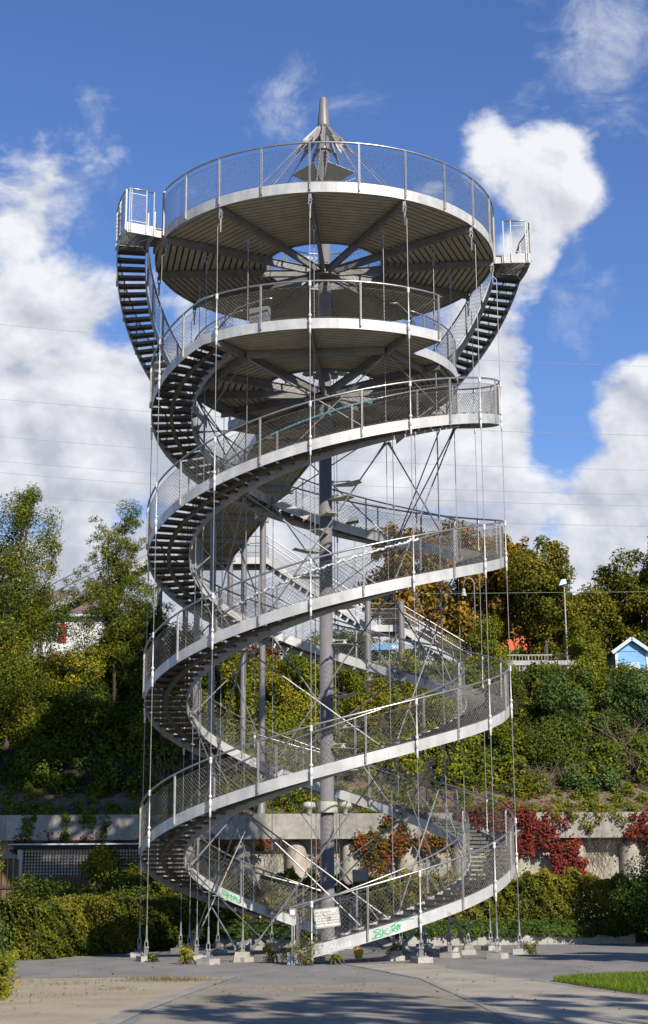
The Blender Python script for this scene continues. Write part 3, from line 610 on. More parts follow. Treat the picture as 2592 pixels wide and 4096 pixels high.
def platform(name, zb, ztop, sectors, chords, hub_z):
    mb = MB(); z0 = ztop - .11
    bd = MB()
    for i in range(12):
        a, b = A0 + 30 * i, A0 + 30 * (i + 1)
        for (s0, s1, ro) in sectors:
            for sh_ in (-360, 0, 360):
                aa, bb = max(a, s0 + sh_), min(b, s1 + sh_)
                if bb - aa > .3: boards(bd, aa, bb, (a + b) / 2, 2.02, ro - .03, zb + .06)
    annulus(mb, [(s0, s1, 2.0, ro - .03) for s0, s1, ro in sectors], zb + .20, .08)
    pf = mb.build(name, 'deck_top', tower)
    bd.build('deck_boards', 'boards', pf)
    for i in range(12):
        th = A0 + 30 * i; ro = next(r_ for s0, s1, r_ in sectors for sh_ in (-360, 0, 360) if s0 + sh_ <= th <= s1 + sh_)
        mb = MB(); p0, p1 = pol(.34, th, hub_z), pol(ro - .03, th, zb - .06)
        t_ = pol(1, th + 90, 0); up_ = np.array((0, 0, 1))
        for (wd, z_a, z_b) in ((.11, -.13, -.115), (.012, -.1149, .1149), (.11, .115, .13)):   # I-section
            A = [p0 - t_ * wd / 2 + up_ * z_a, p1 - t_ * wd / 2 + up_ * z_a * .9, p1 + t_ * wd / 2 + up_ * z_a * .9, p0 + t_ * wd / 2 + up_ * z_a]
            B = [p0 - t_ * wd / 2 + up_ * z_b, p1 - t_ * wd / 2 + up_ * z_b * .9, p1 + t_ * wd / 2 + up_ * z_b * .9, p0 + t_ * wd / 2 + up_ * z_b]
            mb.hexa(A, B)
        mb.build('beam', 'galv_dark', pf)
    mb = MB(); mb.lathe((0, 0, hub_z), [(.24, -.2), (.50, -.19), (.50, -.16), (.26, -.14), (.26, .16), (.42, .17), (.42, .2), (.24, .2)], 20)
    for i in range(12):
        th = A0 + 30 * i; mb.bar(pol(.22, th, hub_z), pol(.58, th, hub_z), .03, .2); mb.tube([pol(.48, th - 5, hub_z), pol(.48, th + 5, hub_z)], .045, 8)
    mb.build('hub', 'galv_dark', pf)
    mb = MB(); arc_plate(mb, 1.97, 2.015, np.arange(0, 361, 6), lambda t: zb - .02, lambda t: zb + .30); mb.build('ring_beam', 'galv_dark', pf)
    if chords:
        for j in range(6):
            mb = MB(); p0, p1 = pol(4.40, -34.3 + 60 * j, zb - .07), pol(4.40, 25.7 + 60 * j, zb - .07)
            u = (p1 - p0) / np.linalg.norm(p1 - p0); mb.bar(p0 + u * .05, p1 - u * .05, .10, .24); mb.build('chord_beam', 'galv_dark', pf)
    # guard rail round the central opening
    mb = MB(); c_ = [pol(2.08, t, ztop + 1.05) for t in np.arange(0, 360, 10)]; mb.tube(c_, .026, 7, True); mb.build('inner_handrail', 'rail', pf, smooth=True)
    for i in range(12): post_at(pf, 2.08, A0 + 15 + 30 * i, ztop, bottom=-.15, top=1.05, key='h')
    for a in range(0, 360, 60):
        mb = MB(); net(mb, 2.06, a, a + 60, lambda t: ztop + .05, lambda t: ztop + .92, step=.11); mb.build('safety_net', 'wire', pf)
    return pf
ZB2 = 18.17
GA, GB = -40.8, 38.0
sec = [(GA, GB, R), (GB, 180 + GA, RI + .025), (180 + GA, 180 + GB, R), (180 + GB, 360 + GA, RI + .025)]
mid = platform('platform', ZB2, ZP, sec, True, 18.0)
mid['label'] = 'lower viewing platform with cut away sides'
def rim(parent, r, a, b, zb, ztop, name='rim_plate'):
    mb = MB(); t = np.append(np.arange(a, b, 3), b); arc_plate(mb, r - .025, r, t, lambda q: zb, lambda q: ztop); return mb.build(name, 'galv', parent)
for o_ in (0, 180):
    rim(mid, R, GA + .05 + o_, GB + o_, ZB2, ZP); rim(mid, RI + .03, GB + o_, 180 + GA + o_ - .1, ZB2, ZP - .002)
    mb = MB(); mb.bar(pol(RI + .035, GB + o_, ZB2 + .16), pol(R - .03, GB + o_, ZB2 + .16), .03, .30); mb.build('end_plate', 'galv', mid)
    # outer guard rail and its end
    mb = MB(); mb.tube([pol(5.80, t, ZP + 1.17) for t in np.arange(GA + o_ - 2, GB + o_ + .1, 3)] + [pol(5.75, GB + o_ + .6, ZP + 1.15), pol(5.2, GB + o_ + .8, ZP + 1.13), pol(4.5, GB + o_ + 1, ZP + 1.12)], .031, 9); mb.build('handrail', 'rail', mid, smooth=True)
    mb = MB(); mb.tube([pol(4.38, t, ZP + 1.12) for t in np.arange(GB + o_, 180 + GA + o_, 4)], .027, 8); mb.build('handrail', 'rail', mid, smooth=True)
    for T in (-19.3, 10.7, 36.9): post_at(mid, 5.80, T + o_, ZP + .02)
    for T in (45.7, 75.7, 105.7, 130): post_at(mid, 4.385, T + o_, ZP, key='i')
    for (a, b) in ((GA, -34.3), (-34.3, -4.3), (-4.3, 25.7), (25.7, GB)):
        mb = MB(); net(mb, 5.765, a + o_, b + o_, lambda t: ZP + .03, lambda t: ZP + 1.0); mb.build('safety_net', 'wire', mid)
    for (a, b) in ((GB, 70), (70, 105), (105, 139)):
        mb = MB(); net(mb, 4.40, a + o_, b + o_, lambda t: ZP + .03, lambda t: ZP + .98, step=.11, wr=.0042); mb.build('safety_net', 'wire', mid)
    # flight's end panel and short grab rails on the deck
    mb = MB(); p = [pol(4.9, GB - 6 + o_, ZP + .1), pol(4.95, GB - 14 + o_, ZP + .95), pol(4.95, GB - 11 + o_, ZP + 1.0), pol(4.9, GB - 4 + o_, ZP + .62), pol(4.85, GB - 2 + o_, ZP + .3)]
    mb.tube(p[1:], .022, 7); mb.build('grab_rail', 'rail', mid, smooth=True)
    mb = MB(); mb.box(pol(5.1, GA + 18 + o_, ZP + .42), (.62, .22, .62), R_(GA + 18 + o_)); mb.build('cabinet', 'galv_dark', mid)
    mb = MB(); mb.tube([pol(5.2, GA + 2 + o_, ZP + .35), pol(5.2, GA + 10 + o_, ZP + .85), pol(5.2, GA + 21 + o_, ZP + .98), pol(5.2, GA + 23 + o_, ZP + .95)], .024, 7); mb.build('grab_rail', 'rail', mid, smooth=True)

ZT, ZTB = 22.91, 22.57
top = platform('platform', ZTB, ZT, [(-180, 180, R)], False, 22.36)
top['label'] = 'uppermost full circle viewing platform'
rim(top, R, -65, 101, ZTB, ZT); rim(top, R, 101, 295, ZTB + .001, ZT - .001)
LE, RE = -65.0, 87.5           # where the two upper flights end
mb = MB(); mb.tube([pol(5.80, t, ZT + 1.29) for t in np.arange(LE + 2, RE - .5, 3)], .033, 9); mb.build('handrail', 'rail', top, smooth=True)
mb = MB(); mb.tube([pol(5.80, t, ZT + 1.29) for t in np.arange(RE + 14, 360 + LE - 13, 3)], .033, 9); mb.build('handrail', 'rail', top, smooth=True)
for i in range(24):
    T = -4.3 + 15 * i
    f = ((T + 180) % 360) - 180
    if LE - 14 < f < LE or RE < f < RE + 14: continue
    if not (i % 2) and -70 < f < 90 and abs(f + 4.3) > 1: pass
    post_at(top, 5.80, T, ZT - .02, top=1.30, key='t')
    if not (LE - 15 < f + 7 < LE + 2): 
        mb = MB(); net(mb, 5.765, T, T + 15, lambda t: ZT + .03, lambda t: ZT + 1.12); mb.build('safety_net', 'wire', top)

# upper flights outside the cylinder
def upper_flight(end, sg):
    ri, ro = 6.08, 7.02; T = lambda s_: end + sg * s_
    LAND = 14.0; RUN = 56.0; n = 23; SLU = (ZT - ZP) / RUN
    def zz(s_): return ZT if s_ <= LAND else max(ZT - SLU * (s_ - LAND), ZP)
    S = np.concatenate([np.arange(0, LAND, 3.5), np.arange(LAND, LAND + RUN + .1, 3.5)])
    mb = MB()
    for r in (ri, ro): arc_plate(mb, r - .02, r, [T(s_) for s_ in S][::int(sg)], lambda t: zz((t - end) * sg) - .33, lambda t: zz((t - end) * sg))
    mb.bar(pol(ri - .02, end, ZT - .17), pol(ro, end, ZT - .17), .03, .335); mb.bar(pol(R + .01, T(.6), ZT - .17), pol(ri - .025, T(.6), ZT - .17), .05, .30)
    mb.bar(pol(ri, T(1), ZT - .3), pol(ro, T(13), ZT - .3), .03, .04); mb.bar(pol(ri, T(13), ZT - .3), pol(ro, T(1), ZT - .345), .03, .04)
    fl = mb.build('upper_flight', 'galv', tower)
    mb = MB(); t = [T(s_) for s_ in np.arange(.3, LAND + .1, 1.95)][::int(sg)]
    for s_ in np.arange(.4, LAND - .2, .42):
        mb.bar(pol(ri + .01, T(s_), ZT - .08), pol(ro - .025, T(s_), ZT - .08), .012, .04)
    mb.bar(pol(ri, T(LAND), ZT - .14), pol(ro - .02, T(LAND), ZT - .14), .03, .2)
    mb.build('landing_grating', 'galv_dark', fl)
    mb = MB(); arc_plate(mb, R + .004, ri - .03, [T(s_) for s_ in np.arange(0, LAND + .1, 3.5)][::int(sg)], lambda t_: ZT - .06, lambda t_: ZT - .02); mb.build('landing_plate', 'galv_dark', fl)
    d = RUN / n
    for k in range(n - 1):
        mb = MB(); s0 = LAND + d * k + .1; s1 = s0 + d * .98; z = zz(s0 + d) - .02 + .08
        z = ZT - (ZT - ZP) / n * (k + 1)
        for (a, b, z0, z1) in ((s0, s1, z - .03, z), (s0, s0 + .25, z - .10, z - .0301), (s1 - .25, s1, z - .10, z - .0301)):
            q = [pol(ri + .005, T(a), z0), pol(ro - .025, T(a), z0), pol(ro - .025, T(b), z0), pol(ri + .005, T(b), z0)]
            if sg < 0: q = q[::-1]
            mb.hexa(q, [p + np.array((0, 0, z1 - z0)) for p in q])
        mb.build('tread', 'tread', fl)
    for r, sss in ((ro + .035, 0), (ri - .06, LAND)):
        mb = MB(); SS = np.arange(sss, LAND + RUN - 2, 2.0)
        P = [pol(r, T(s_), zz(s_) + 1.15) for s_ in SS]
        if r > ro: P = [pol(6.12, T(0), ZT + 1.2), pol(6.7, T(-.1), ZT + 1.2), pol(6.95, T(.1), ZT + 1.2)] + P[1:]
        mb.tube(P, .03, 8); mb.build('handrail', 'rail', fl, smooth=True)
        for s_ in (0.3, 7, 14, 24, 34, 44, 54, 64):
            if s_ < sss: continue
            post_at(fl, r, T(s_), zz(s_), bottom=-.27, top=1.15, key='u')
            s1 = s_ + (6.7 if s_ < 14 else 10)
            if s1 < LAND + RUN:
                mb = MB(); net(mb, r - .02, T(s_), T(s1), lambda t: zz((t - end) * sg) + .04, lambda t: zz((t - end) * sg) + 1.0, step=.1); mb.build('safety_net', 'wire', fl)
    # closed gate panel on the end of the landing
    mb = MB()
    for q in (.05, .32, .86, .93): mb.bar(pol(ri + q * .94, T(-.25), ZT - .30), pol(ri + q * .94, T(-.25), ZT + 1.2), .045, .03, (1, 0, 0))
    mb.bar(pol(ri + .3, T(-.3), ZT + 1.02), pol(ri + .85, T(-.3), ZT + 1.02), .02, .02); mb.bar(pol(ri + .3, T(-.3), ZT + .06), pol(ri + .85, T(-.3), ZT + .06), .02, .02)
    mb.build('gate', 'galv', fl)
    mb = MB(); ln = []
    p0, p1 = pol(ri + .3, T(-.3), ZT + .06), pol(ri + .84, T(-.3), ZT + .06); ex = p1 - p0; H = .95
    for k in range(-10, 8):
        for dd in (1, -1):
            a0 = k * .105; pts = []
            for h in np.linspace(0, H, 25):
                u = a0 + dd * h if dd == 1 else a0 + H + .0 - h
                if 0 <= u <= .54: pts.append(p0 + ex / .54 * u + np.array((0, 0, h)))
            if len(pts) > 2: mb.tube(pts, .0035, 3)
    mb.build('safety_net', 'wire', fl)
    for r, e in ((5.80, .1), (5.80, 14.2)): post_at(fl, r, T(e), ZT, top=1.3, key='t')
    return fl
upper_flight(LE, -1.0); upper_flight(RE, 1.0)

# suspension rods with forks, clamps and footings
def fork(mb, p, dz):      # forked end: p is the pin, dz the direction of the rod (+1 up)
    x_, y_, z_ = p
    mb.tube([(x_, y_, z_ + dz * .16), (x_, y_, z_ + dz * .24), (x_, y_, z_ + dz * .62)], [.048, .034, .024], 9)
    for s_ in (-.042, .042):
        mb.box((x_ + s_, y_, z_ + dz * .07), (.026, .07, .20)); mb.tube([(x_ + s_ - .014, y_, z_), (x_ + s_ + .014, y_, z_)], .058, 10)
    mb.tube([(x_ - .075, y_, z_), (x_ + .075, y_, z_)], .026, 8)
clamp_mesh = []
def clamp_at(parent, p, outer):
    if not clamp_mesh:
        mb = MB()
        mb.lathe((0, 0, 0), [(.022, -.50), (.032, -.49), (.032, -.26), (.026, -.25), (.03, -.23), (.043, -.22), (.043, -.04), (.03, -.03),
                             (.018, .02), (.045, .04), (.05, .07), (.045, .10), (.018, .12), (.018, .98), (.043, 1.0), (.048, 1.03), (.04, 1.06), (.04, 1.09), (.048, 1.12), (.043, 1.15), (.017, 1.17)], 10)
        o = mb.build('clamp', 'clamp', parent, smooth=True); clamp_mesh.append(o.data)
    else:
        o = bpy.data.objects.new('clamp', clamp_mesh[0]); COL.objects.link(o); o.parent = parent
    o.location = p
    return o
def strips(th):       # heights of the stair plates that pass a direction
    zs = []
    for off in (0, 180):
        for n in range(-1, 4):
            T = (th - off) + 360 * n
            if T_START < T < T_END + .5: zs.append(zt(T))
    f = ((th + 180) % 360) - 180
    return sorted(set(round(z, 3) for z in zs))
def on_mid(th, o=0):
    return any(s0 + s_ <= th <= s1 + s_ for s0, s1 in ((GA, GB), (180 + GA, 180 + GB)) for s_ in (-360, 0, 360))
for i in range(12):
    th = A0 + 30 * i
    x_, y_, _ = pol(5.835, th, 0); g = gz(x_, y_)
    mb = MB(); zf = 0.38 + g
    entr = abs(((th + 180) % 360) - 180 + 4.3) < 1 or abs((th % 360) - 175.7) < 1
    if not entr: fork(mb, (x_, y_, zf), 1)
    xt, yt, _ = pol(5.70, th, 0)
    lo = zf + .5 if not entr else .35
    mb.tube([(x_, y_, lo), (x_, y_, 21.9), (xt, yt, 22.05)], .0118, 7)
    fork(mb, (xt, yt, 22.36), -1); mb.bar((xt, yt, 22.30), (xt, yt, 22.58), .035, .09, (1, 0, 0))
    rod = mb.build('suspension_rod', 'rod', tower, smooth=False)
    zs = strips(th) + ([ZP + .0] if on_mid(th) else [])
    for z in zs: clamp_at(rod, (x_, y_, z), True)
    if not entr:
        mb = MB(); mb.box((x_, y_, g + .07), (.46, .46, .16), R_(th)); ft = mb.build('footing', 'concrete_low', tower)
        mb = MB(); mb.box((x_, y_, g + .165), (.30, .26, .03), R_(th)); mb.bar((x_, y_, g + .17), (x_, y_, zf + .03), .05, .12, (1, 0, 0))
        for sx_ in (-.11, .11): mb.tube([(x_ + sx_, y_ - .05, g + .17), (x_ + sx_, y_ - .05, g + .26)], .02, 6)
        mb.build('bracket', 'galv_dark', ft)
    # inner rod
    xi, yi, _ = pol(4.28, th, 0); g = gz(xi, yi); zf = .40 + g
    mb = MB(); fork(mb, (xi, yi, zf), 1); mb.tube([(xi, yi, zf + .5), (xi, yi, 21.9)], .0118, 7); fork(mb, (xi, yi, 22.16), -1)
    for z in strips(th):
        mb.lathe((xi, yi, z), [(.03, -.22), (.04, -.2), (.04, -.04), (.03, -.02)], 8); mb.lathe((xi, yi, z), [(.02, 1.02), (.045, 1.05), (.045, 1.12), (.02, 1.15)], 8)
        b_ = np.array(pol(1, th, 0)); mb.bar((xi, yi, z - .12), (xi + b_[0] * .13, yi + b_[1] * .13, z - .12), .03, .12)
    mb.build('inner_rod', 'rod', tower)
    mb = MB(); mb.box((xi, yi, g + .06), (.46, .42, .15), R_(th)); ft = mb.build('footing', 'concrete_low', tower)
    mb = MB(); mb.box((xi, yi, g + .15), (.30, .24, .03), R_(th)); mb.bar((xi, yi, g + .15), (xi, yi, zf + .03), .05, .12, (1, 0, 0)); mb.build('bracket', 'galv_dark', ft)
# diagonal braces on the inner cylinder
def brace(p0, p1, ground=False):
    p0 = np.array(p0); p1 = np.array(p1); u = (p1 - p0) / np.linalg.norm(p1 - p0); mb = MB()
    mb.tube([p0 + u * .15, p1 - u * .15], .023, 8)
    for p, d in ((p0, u), (p1, -u)):
        mb.tube([p + d * .08, p + d * .16, p + d * .62], [.05, .046, .024], 8); s_ = np.cross(d, (0, 0, 1)); s_ /= np.linalg.norm(s_)
        mb.tube([p + d * .13 - s_ * .07, p + d * .13 + s_ * .07], .03, 8)
    return mb.build('brace', 'rod', tower, smooth=False)
RB = 4.34
for j in range(6):
    a, b = -34.3 + 60 * j, 25.7 + 60 * j
    za, zb_ = [z - TH + .04 for z in strips(a)], [z - TH + .04 for z in strips(b)]
    za = [z for z in za if z < 17.0]; zb_ = [z for z in zb_ if z < 17.3]
    # pair the strips: strip at a rises 1.574 m on its way to b
    for z in za:
        up_ = [q for q in zb_ if abs(q - (z + 1.574 + 4.723)) < .4]; sa = [q for q in zb_ if abs(q - (z + 1.574 - 4.723)) < .4]
        if up_: brace(pol(RB, a, z), pol(RB, b, up_[0]))
        if sa: brace(pol(RB, a, z), pol(RB, b, sa[0]))
    if za: brace(pol(RB, a, za[-1]), pol(RB, b, ZB2 - .15))
    if zb_: brace(pol(RB, b, zb_[-1]), pol(RB, a, ZB2 - .15))
    def gfoot(th, ux_):
        p = pol(RB, th, 0); g = gz(p[0], p[1]); mb = MB()
        u = np.array(ux_); q = [p + np.array((dx_, dy_, g - .02)) for dx_, dy_ in ((-.22, -.18), (.22, -.18), (.22, .18), (-.22, .18))]
        t_ = [p + np.array((dx_ * .55 + u[0] * .12, dy_ * .75 + u[1] * .12, g + .27)) for dx_, dy_ in ((-.22, -.18), (.22, -.18), (.22, .18), (-.22, .18))]
        mb.hexa(q, t_); mb.build('brace_footing', 'pillar', tower); return pol(RB, th, g + .26)
    pa, pb = pol(RB, a, 0), pol(RB, b, 0); u = (pb - pa) / np.linalg.norm(pb - pa)
    lo_b = min(zb_); lo_a = min(za)
    tb = lo_b if lo_b > 2.6 else zb_[1]; ta = lo_a if lo_a > 2.6 else za[1]
    fa = gfoot(a, u) ; fa = fa + u * .25
    fb = gfoot(b, -u); fb = fb - u * .25
    brace(fa, pol(RB, b, tb)); brace(fb, pol(RB, a, ta))
# lamps and reflectors on the mast
for z, th, L_, tilt in [(14.95, 75, .75, .10), (14.45, 60, .55, .05), (13.9, 20, .28, 0), (13.3, -30, .3, .05), (12.7, -70, .65, .08), (10.9, 100, .5, .06), (9.7, 80, .6, -.05), (8.0, 70, .55, .1), (7.0, 75, .6, .06), (6.4, 70, .55, -.04), (11.9, -95, .6, .05), (5.7, 95, .5, .03)]:
    mb = MB(); e = pol(L_ + .1, th, z); mb.tube([pol(.2, th, z), e], .018, 6); mb.box(pol(.24, th, z), (.07, .07, .09), R_(th))
    c_ = pol(L_, th, z - .14); s_ = pol(1, th + 90, 0); d_ = pol(1, th, 0); dn = np.array((0, 0, 1))
    q = [c_ - d_ * .42 - s_ * .12, c_ - d_ * .1 - s_ * .24, c_ + d_ * .45 - s_ * .2 + dn * tilt, c_ + d_ * .45 + s_ * .2 + dn * tilt, c_ + d_ * .1 + s_ * .24, c_ - d_ * .42 + s_ * .12]
    n_ = len(q); mb.add(q + [p + dn * .018 for p in q], [tuple(range(n_))[::-1], tuple(range(n_, 2 * n_))] + [(i, (i + 1) % n_, n_ + (i + 1) % n_, n_ + i) for i in range(n_)])
    mb.tube([c_ + dn * .02, c_ + dn * .15], [.09, .02], 6)
    mb.build('light_reflector', 'lampshade', tower)
def bell(parent, p):
    mb = MB(); mb.lathe(p, [(.10, .0), (.20, .01), (.20, .05), (.16, .12), (.09, .22), (.085, .32), (.05, .37)], 14); return mb.build('floodlight', 'lampshade', parent, smooth=True)
mb = MB(); mb.lathe((0, 0, 4.27), [(.30, 0), (.335, .01), (.335, .34), (.30, .35)], 20)
for s_ in (-1, 1): mb.bar((s_ * .3, 0, .2 + 4.27), (s_ * .5, 0, .2 + 4.27), .05, .05)
col_ = mb.build('lamp_collar', 'lampshade', tower)
for th in (-90, 90, 180):
    mb = MB(); p = pol(.56, th, 4.30); mb.lathe(p, [(.05, -.10), (.085, -.06), (.085, .06), (.17, .12), (.21, .16), (.21, .22), (.18, .30), (.10, .32)], 14); mb.build('floodlight', 'lampshade', col_, smooth=True)
mb = MB(); mb.lathe((0, 0, 19.0), [(.26, 0), (.30, .01), (.30, .16), (.26, .17)], 16)
for i in range(8): mb.bar(pol(.27, 20 + 45 * i, 19.1), pol(.52, 20 + 45 * i, 19.1), .04, .04)
col2 = mb.build('lamp_collar', 'galv_dark', tower)
for i in range(8): bell(col2, tuple(pol(.62, 20 + 45 * i, 18.78)))
# entrance: post with box, perforated side panel
for st in (stairA, stairB):
    mb = MB(); a = R_(-9.3)
    for s_ in (-.03, .03): mb.box(pol(5.80, -9.3, .72) + np.array((s_, 0, 0)), (.02, .06, 1.36))
    o1 = mb.build('entrance_post', 'galv', st)
    mb = MB(); mb.box(pol(5.85, -9.3, 1.42), (.19, .10, .22)); o2 = mb.build('box_lamp', 'galv_dark', st)
    mb = MB(); mb.box(pol(5.905, -9.3, 1.42), (.12, .015, .13)); mb.build('lens', 'white', o2 if False else st)
    mb = MB(); mb.hexa([pol(5.76, -8.6, .45), pol(5.74, -8.6, .45), pol(4.9, -8.2, .45), pol(4.92, -8.2, .45)], [pol(5.76, -8.6, 1.4), pol(5.74, -8.6, 1.4), pol(5.3, -8.3, 1.35), pol(5.32, -8.3, 1.35)]); mb.build('side_panel', 'galv_dark', st)
    mb = MB()   # foot of the stair: solid plate down to the ground
    arc_plate(mb, R - .03, R + .004, np.arange(-11.0, -6.9, 1), lambda t: -.02, lambda t: zt(t)); arc_plate(mb, RI - .004, RI + .03, np.arange(-11.0, -6.9, 1), lambda t: -.02, lambda t: zt(t)); mb.build('foot_plate', 'galv', st)

# graffiti, drawn as thin paint strokes on the plates
def strokes(name, lines, r, face, w, mat, parent, mapf):
    mb = MB()
    for ln in lines:
        P = [mapf(u, v) for u, v in ln]; dense = []
        for (t0, z0), (t1, z1) in zip(P[:-1], P[1:]):
            for q in np.linspace(0, 1, 5)[:-1]: dense.append((t0 + (t1 - t0) * q, z0 + (z1 - z0) * q))
        dense.append(P[-1]); V = []
        for i, (t, z) in enumerate(dense):
            t0, z0 = dense[max(0, i - 1)]; t1, z1 = dense[min(len(dense) - 1, i + 1)]
            ds = R_(t1 - t0) * r; dz_ = z1 - z0; l = math.hypot(ds, dz_) + 1e-9
            nx_, nz_ = -dz_ / l * w / 2, ds / l * w / 2
            for s_ in (1, -1):
                V.append(pol(r + face * .004, t + math.degrees(s_ * nx_ / r), z + s_ * nz_))
        n0 = len(V) // 2
        mb.add(V, [(2 * i, 2 * i + 1, 2 * i + 3, 2 * i + 2) for i in range(n0 - 1)])
    return mb.build(name, mat, parent)
def helmap(t0, t1, k, z_off, h, flip=False):
    def f(u, v):
        t = t0 + (t1 - t0) * u; return t, zt(t + k) - TH + z_off + v * h
    return f
ks = [[(0, .12), (.28, .0), (.3, .35), (.12, .42), (.10, .12), (.3, .72), (.22, .95), (.05, .8), (.22, .55)], [(.34, .02), (.36, .85)], [(.52, .75), (.36, .4), (.54, .05)], [(.58, .05), (.60, .5)], [(.595, .66), (.60, .72)],
      [(.66, .05), (.66, .75), (.76, .85), (.78, .5), (.66, .42), (.82, .05)], [(.84, .1), (.84, .85)], [(.84, .85), (.92, .7), (.92, .1)], [(.80, .62), (.97, .66)], [(.6, .8), (.85, 1.12), (1.25, 1.05), (1.42, .85)], [(.7, .2), (.74, .6), (.86, .2), (.9, .75)]]
strokes('graffiti', ks, R, 1, .026, 'green_paint', stairA, helmap(11.8, 20.5, 0, .04, .24))
wl = [[(0, .1), (.12, .9), (.2, .1)], [(.03, .4), (.2, .45)], [(.26, .1), (.27, .8)], [(.34, .2), (.40, .5), (.44, .2), (.36, .15)], [(.5, .6), (.55, .3), (.48, .1)], [(.62, .6), (.58, .3), (.66, .1)], [(.7, .15), (.74, .6), (.8, .15)], [(.86, .2), (.92, .6), (.97, .3), (.9, -.1)], [(-.1, -.05), (.4, .0), (1.0, .05)]]
strokes('graffiti', wl, R, 1, .012, 'white_paint_faint', stairA, helmap(0.4, 6.2, 0, .06, .2))
gl = [[(0, .1), (.05, .9), (.25, .85)], [(.02, .5), (.2, .55)], [(.3, .1), (.3, .9), (.42, .8), (.33, .5), (.46, .35), (.3, .1)], [(.5, .3), (.6, .9), (.55, .1), (.72, .5)], [(.72, .1), (.72, .8), (.86, .7), (.74, .45)], [(.9, .8), (.85, .2), (1.0, .15), (.98, .6)], [(.1, .3), (.5, .7), (1, .4)]]
strokes('graffiti', gl, RI, -1, .03, 'green_paint', stairB, helmap(-128.4 + 180, -138.8 + 180, 0, .02, .26))
ml = [[(0, 0), (.06, .9), (.12, .3), (.2, .9), (.26, 0)], [(.36, .1), (.33, .8), (.46, .8), (.46, .1), (.36, .1)], [(.55, 0), (.55, .9), (.68, .8), (.56, .45)], [(.95, .9), (.78, .7), (.95, .3), (.78, 0)]]
strokes('graffiti', ml, R - .025, -1, .014, 'black', mid, lambda u, v: (205 - 7 * u, ZB2 + .06 + .15 * v))
print('tower parts', len(tower.children_recursive), nt_)

# ------------------------------------------------------------------ signs, tape and small things at the tower
def text(s_, size, mat, loc, ex, ey, parent, align='CENTER', name='lettering'):
    cu = bpy.data.curves.new('t', 'FONT'); cu.body = s_; cu.size = size; cu.align_x = align; cu.align_y = 'CENTER'; cu.extrude = 0.0008
    o = bpy.data.objects.new('t', cu); me = bpy.data.meshes.new_from_object(o); bpy.data.objects.remove(o)
    ex = np.array(ex, float); ey = np.array(ey, float); ez = np.cross(ex, ey); loc = np.array(loc, float)
    for v in me.vertices: v.co = Vector((loc + ex * v.co.x + ey * v.co.y + ez * v.co.z).tolist())
    me.materials.clear()
    return link(name, me, mat, parent)
def sign(name, label, c, ex, ey, w, h, plate, rows, head):
    c = np.array(c, float); ex = np.array(ex, float); ex /= np.linalg.norm(ex); ey = np.array(ey, float); ey -= ex * ey.dot(ex); ey /= np.linalg.norm(ey); ez = np.cross(ex, ey)
    root = empty(name, label, 'sign', c, 0, 'notice signs at the stairs')
    def plate_at(k, dz, th, mat, nm, frame=None):
        mb = MB(); P = []; r = .04
        W_, H_ = w / 2 - k, h / 2 - k
        for (cx_, cy_, a0) in ((W_ - r, H_ - r, 0), (-W_ + r, H_ - r, 90), (-W_ + r, -H_ + r, 180), (W_ - r, -H_ + r, 270)):
            for a in np.linspace(a0, a0 + 90, 5): P.append(ex * (cx_ + r * math.cos(R_(a))) + ey * (cy_ + r * math.sin(R_(a))))
        n = len(P); P = np.array(P)
        mb.add(np.concatenate([P + ez * dz, P + ez * (dz + th)]), [tuple(range(n))[::-1], tuple(range(n, 2 * n))] + [(i, (i + 1) % n, n + (i + 1) % n, n + i) for i in range(n)])
        return mb.build(nm, mat, root)
    plate_at(0, -.006, .006, plate, 'plate'); plate_at(.012, .0005, .002, 'black', 'border'); plate_at(.022, .003, .002, plate, 'panel')
    text(head, .085, 'black', ez * .0062 + ey * (h / 2 - .095) - ex * .0, ex, ey, root)
    for i, s_ in enumerate(rows): text(s_, .062, 'black', ez * .0062 + ey * (h / 2 - .185 - .068 * i), ex, ey, root)
    mb = MB(); mb.bar(ez * .0062 - ex * (w / 2 - .04) + ey * (h / 2 - .145), ez * .0062 + ex * (w / 2 - .04) + ey * (h / 2 - .145), .004, .001, ez); mb.build('rule', 'black', root)
    return root
s1 = sign('notice_sign', 'white notice sign hung on the cable net at the foot of the front stairs', pol(5.875, -.2, 1.285), (1, .0, .118), (-.118, 0, 1), .68, .50, 'sign_white', ['Dieser Weg wird bei Eis-', 'und Schneeglätte nicht', 'geräumt und nicht gestreut.', 'Begehen auf eigene Gefahr!'], 'ein Winterd      t!')
mb = MB(); rs = random.Random(5)
for ln in ([(-.12, .12), (-.02, -.05), (.03, -.12), (.06, .05), (.1, -.08)], [(-.15, -.02), (-.08, -.2), (-.05, -.24)], [(0.02, .1), (0, -.1), (.05, 0), (.08, -.1), (.1, .03)]):
    mb.tube([(a, -.0075, b) for a, b in ln], .004, 4)
mb.build('scribble', 'black', s1)
sign('notice_sign', 'grey notice sign by the rear hedge, seen right of the mast', (1.16, 6.2, 2.36), (1, 0, .03), (0, 0, 1), .56, .42, 'sign_grey', ['Dieser Weg wird bei Eis-', 'u. Schneeglätte nicht', 'geräumt u. nicht gestreut', 'Begehen auf eigene Gefahr!'], 'Kein Winterdienst!')
so = bpy.context.scene.objects['notice_sign.001']
mb = MB(); mb.tube([(0, .03, .16), (0, .03, -2.4)], .025, 8); mb.build('post', 'galv_dark', so)
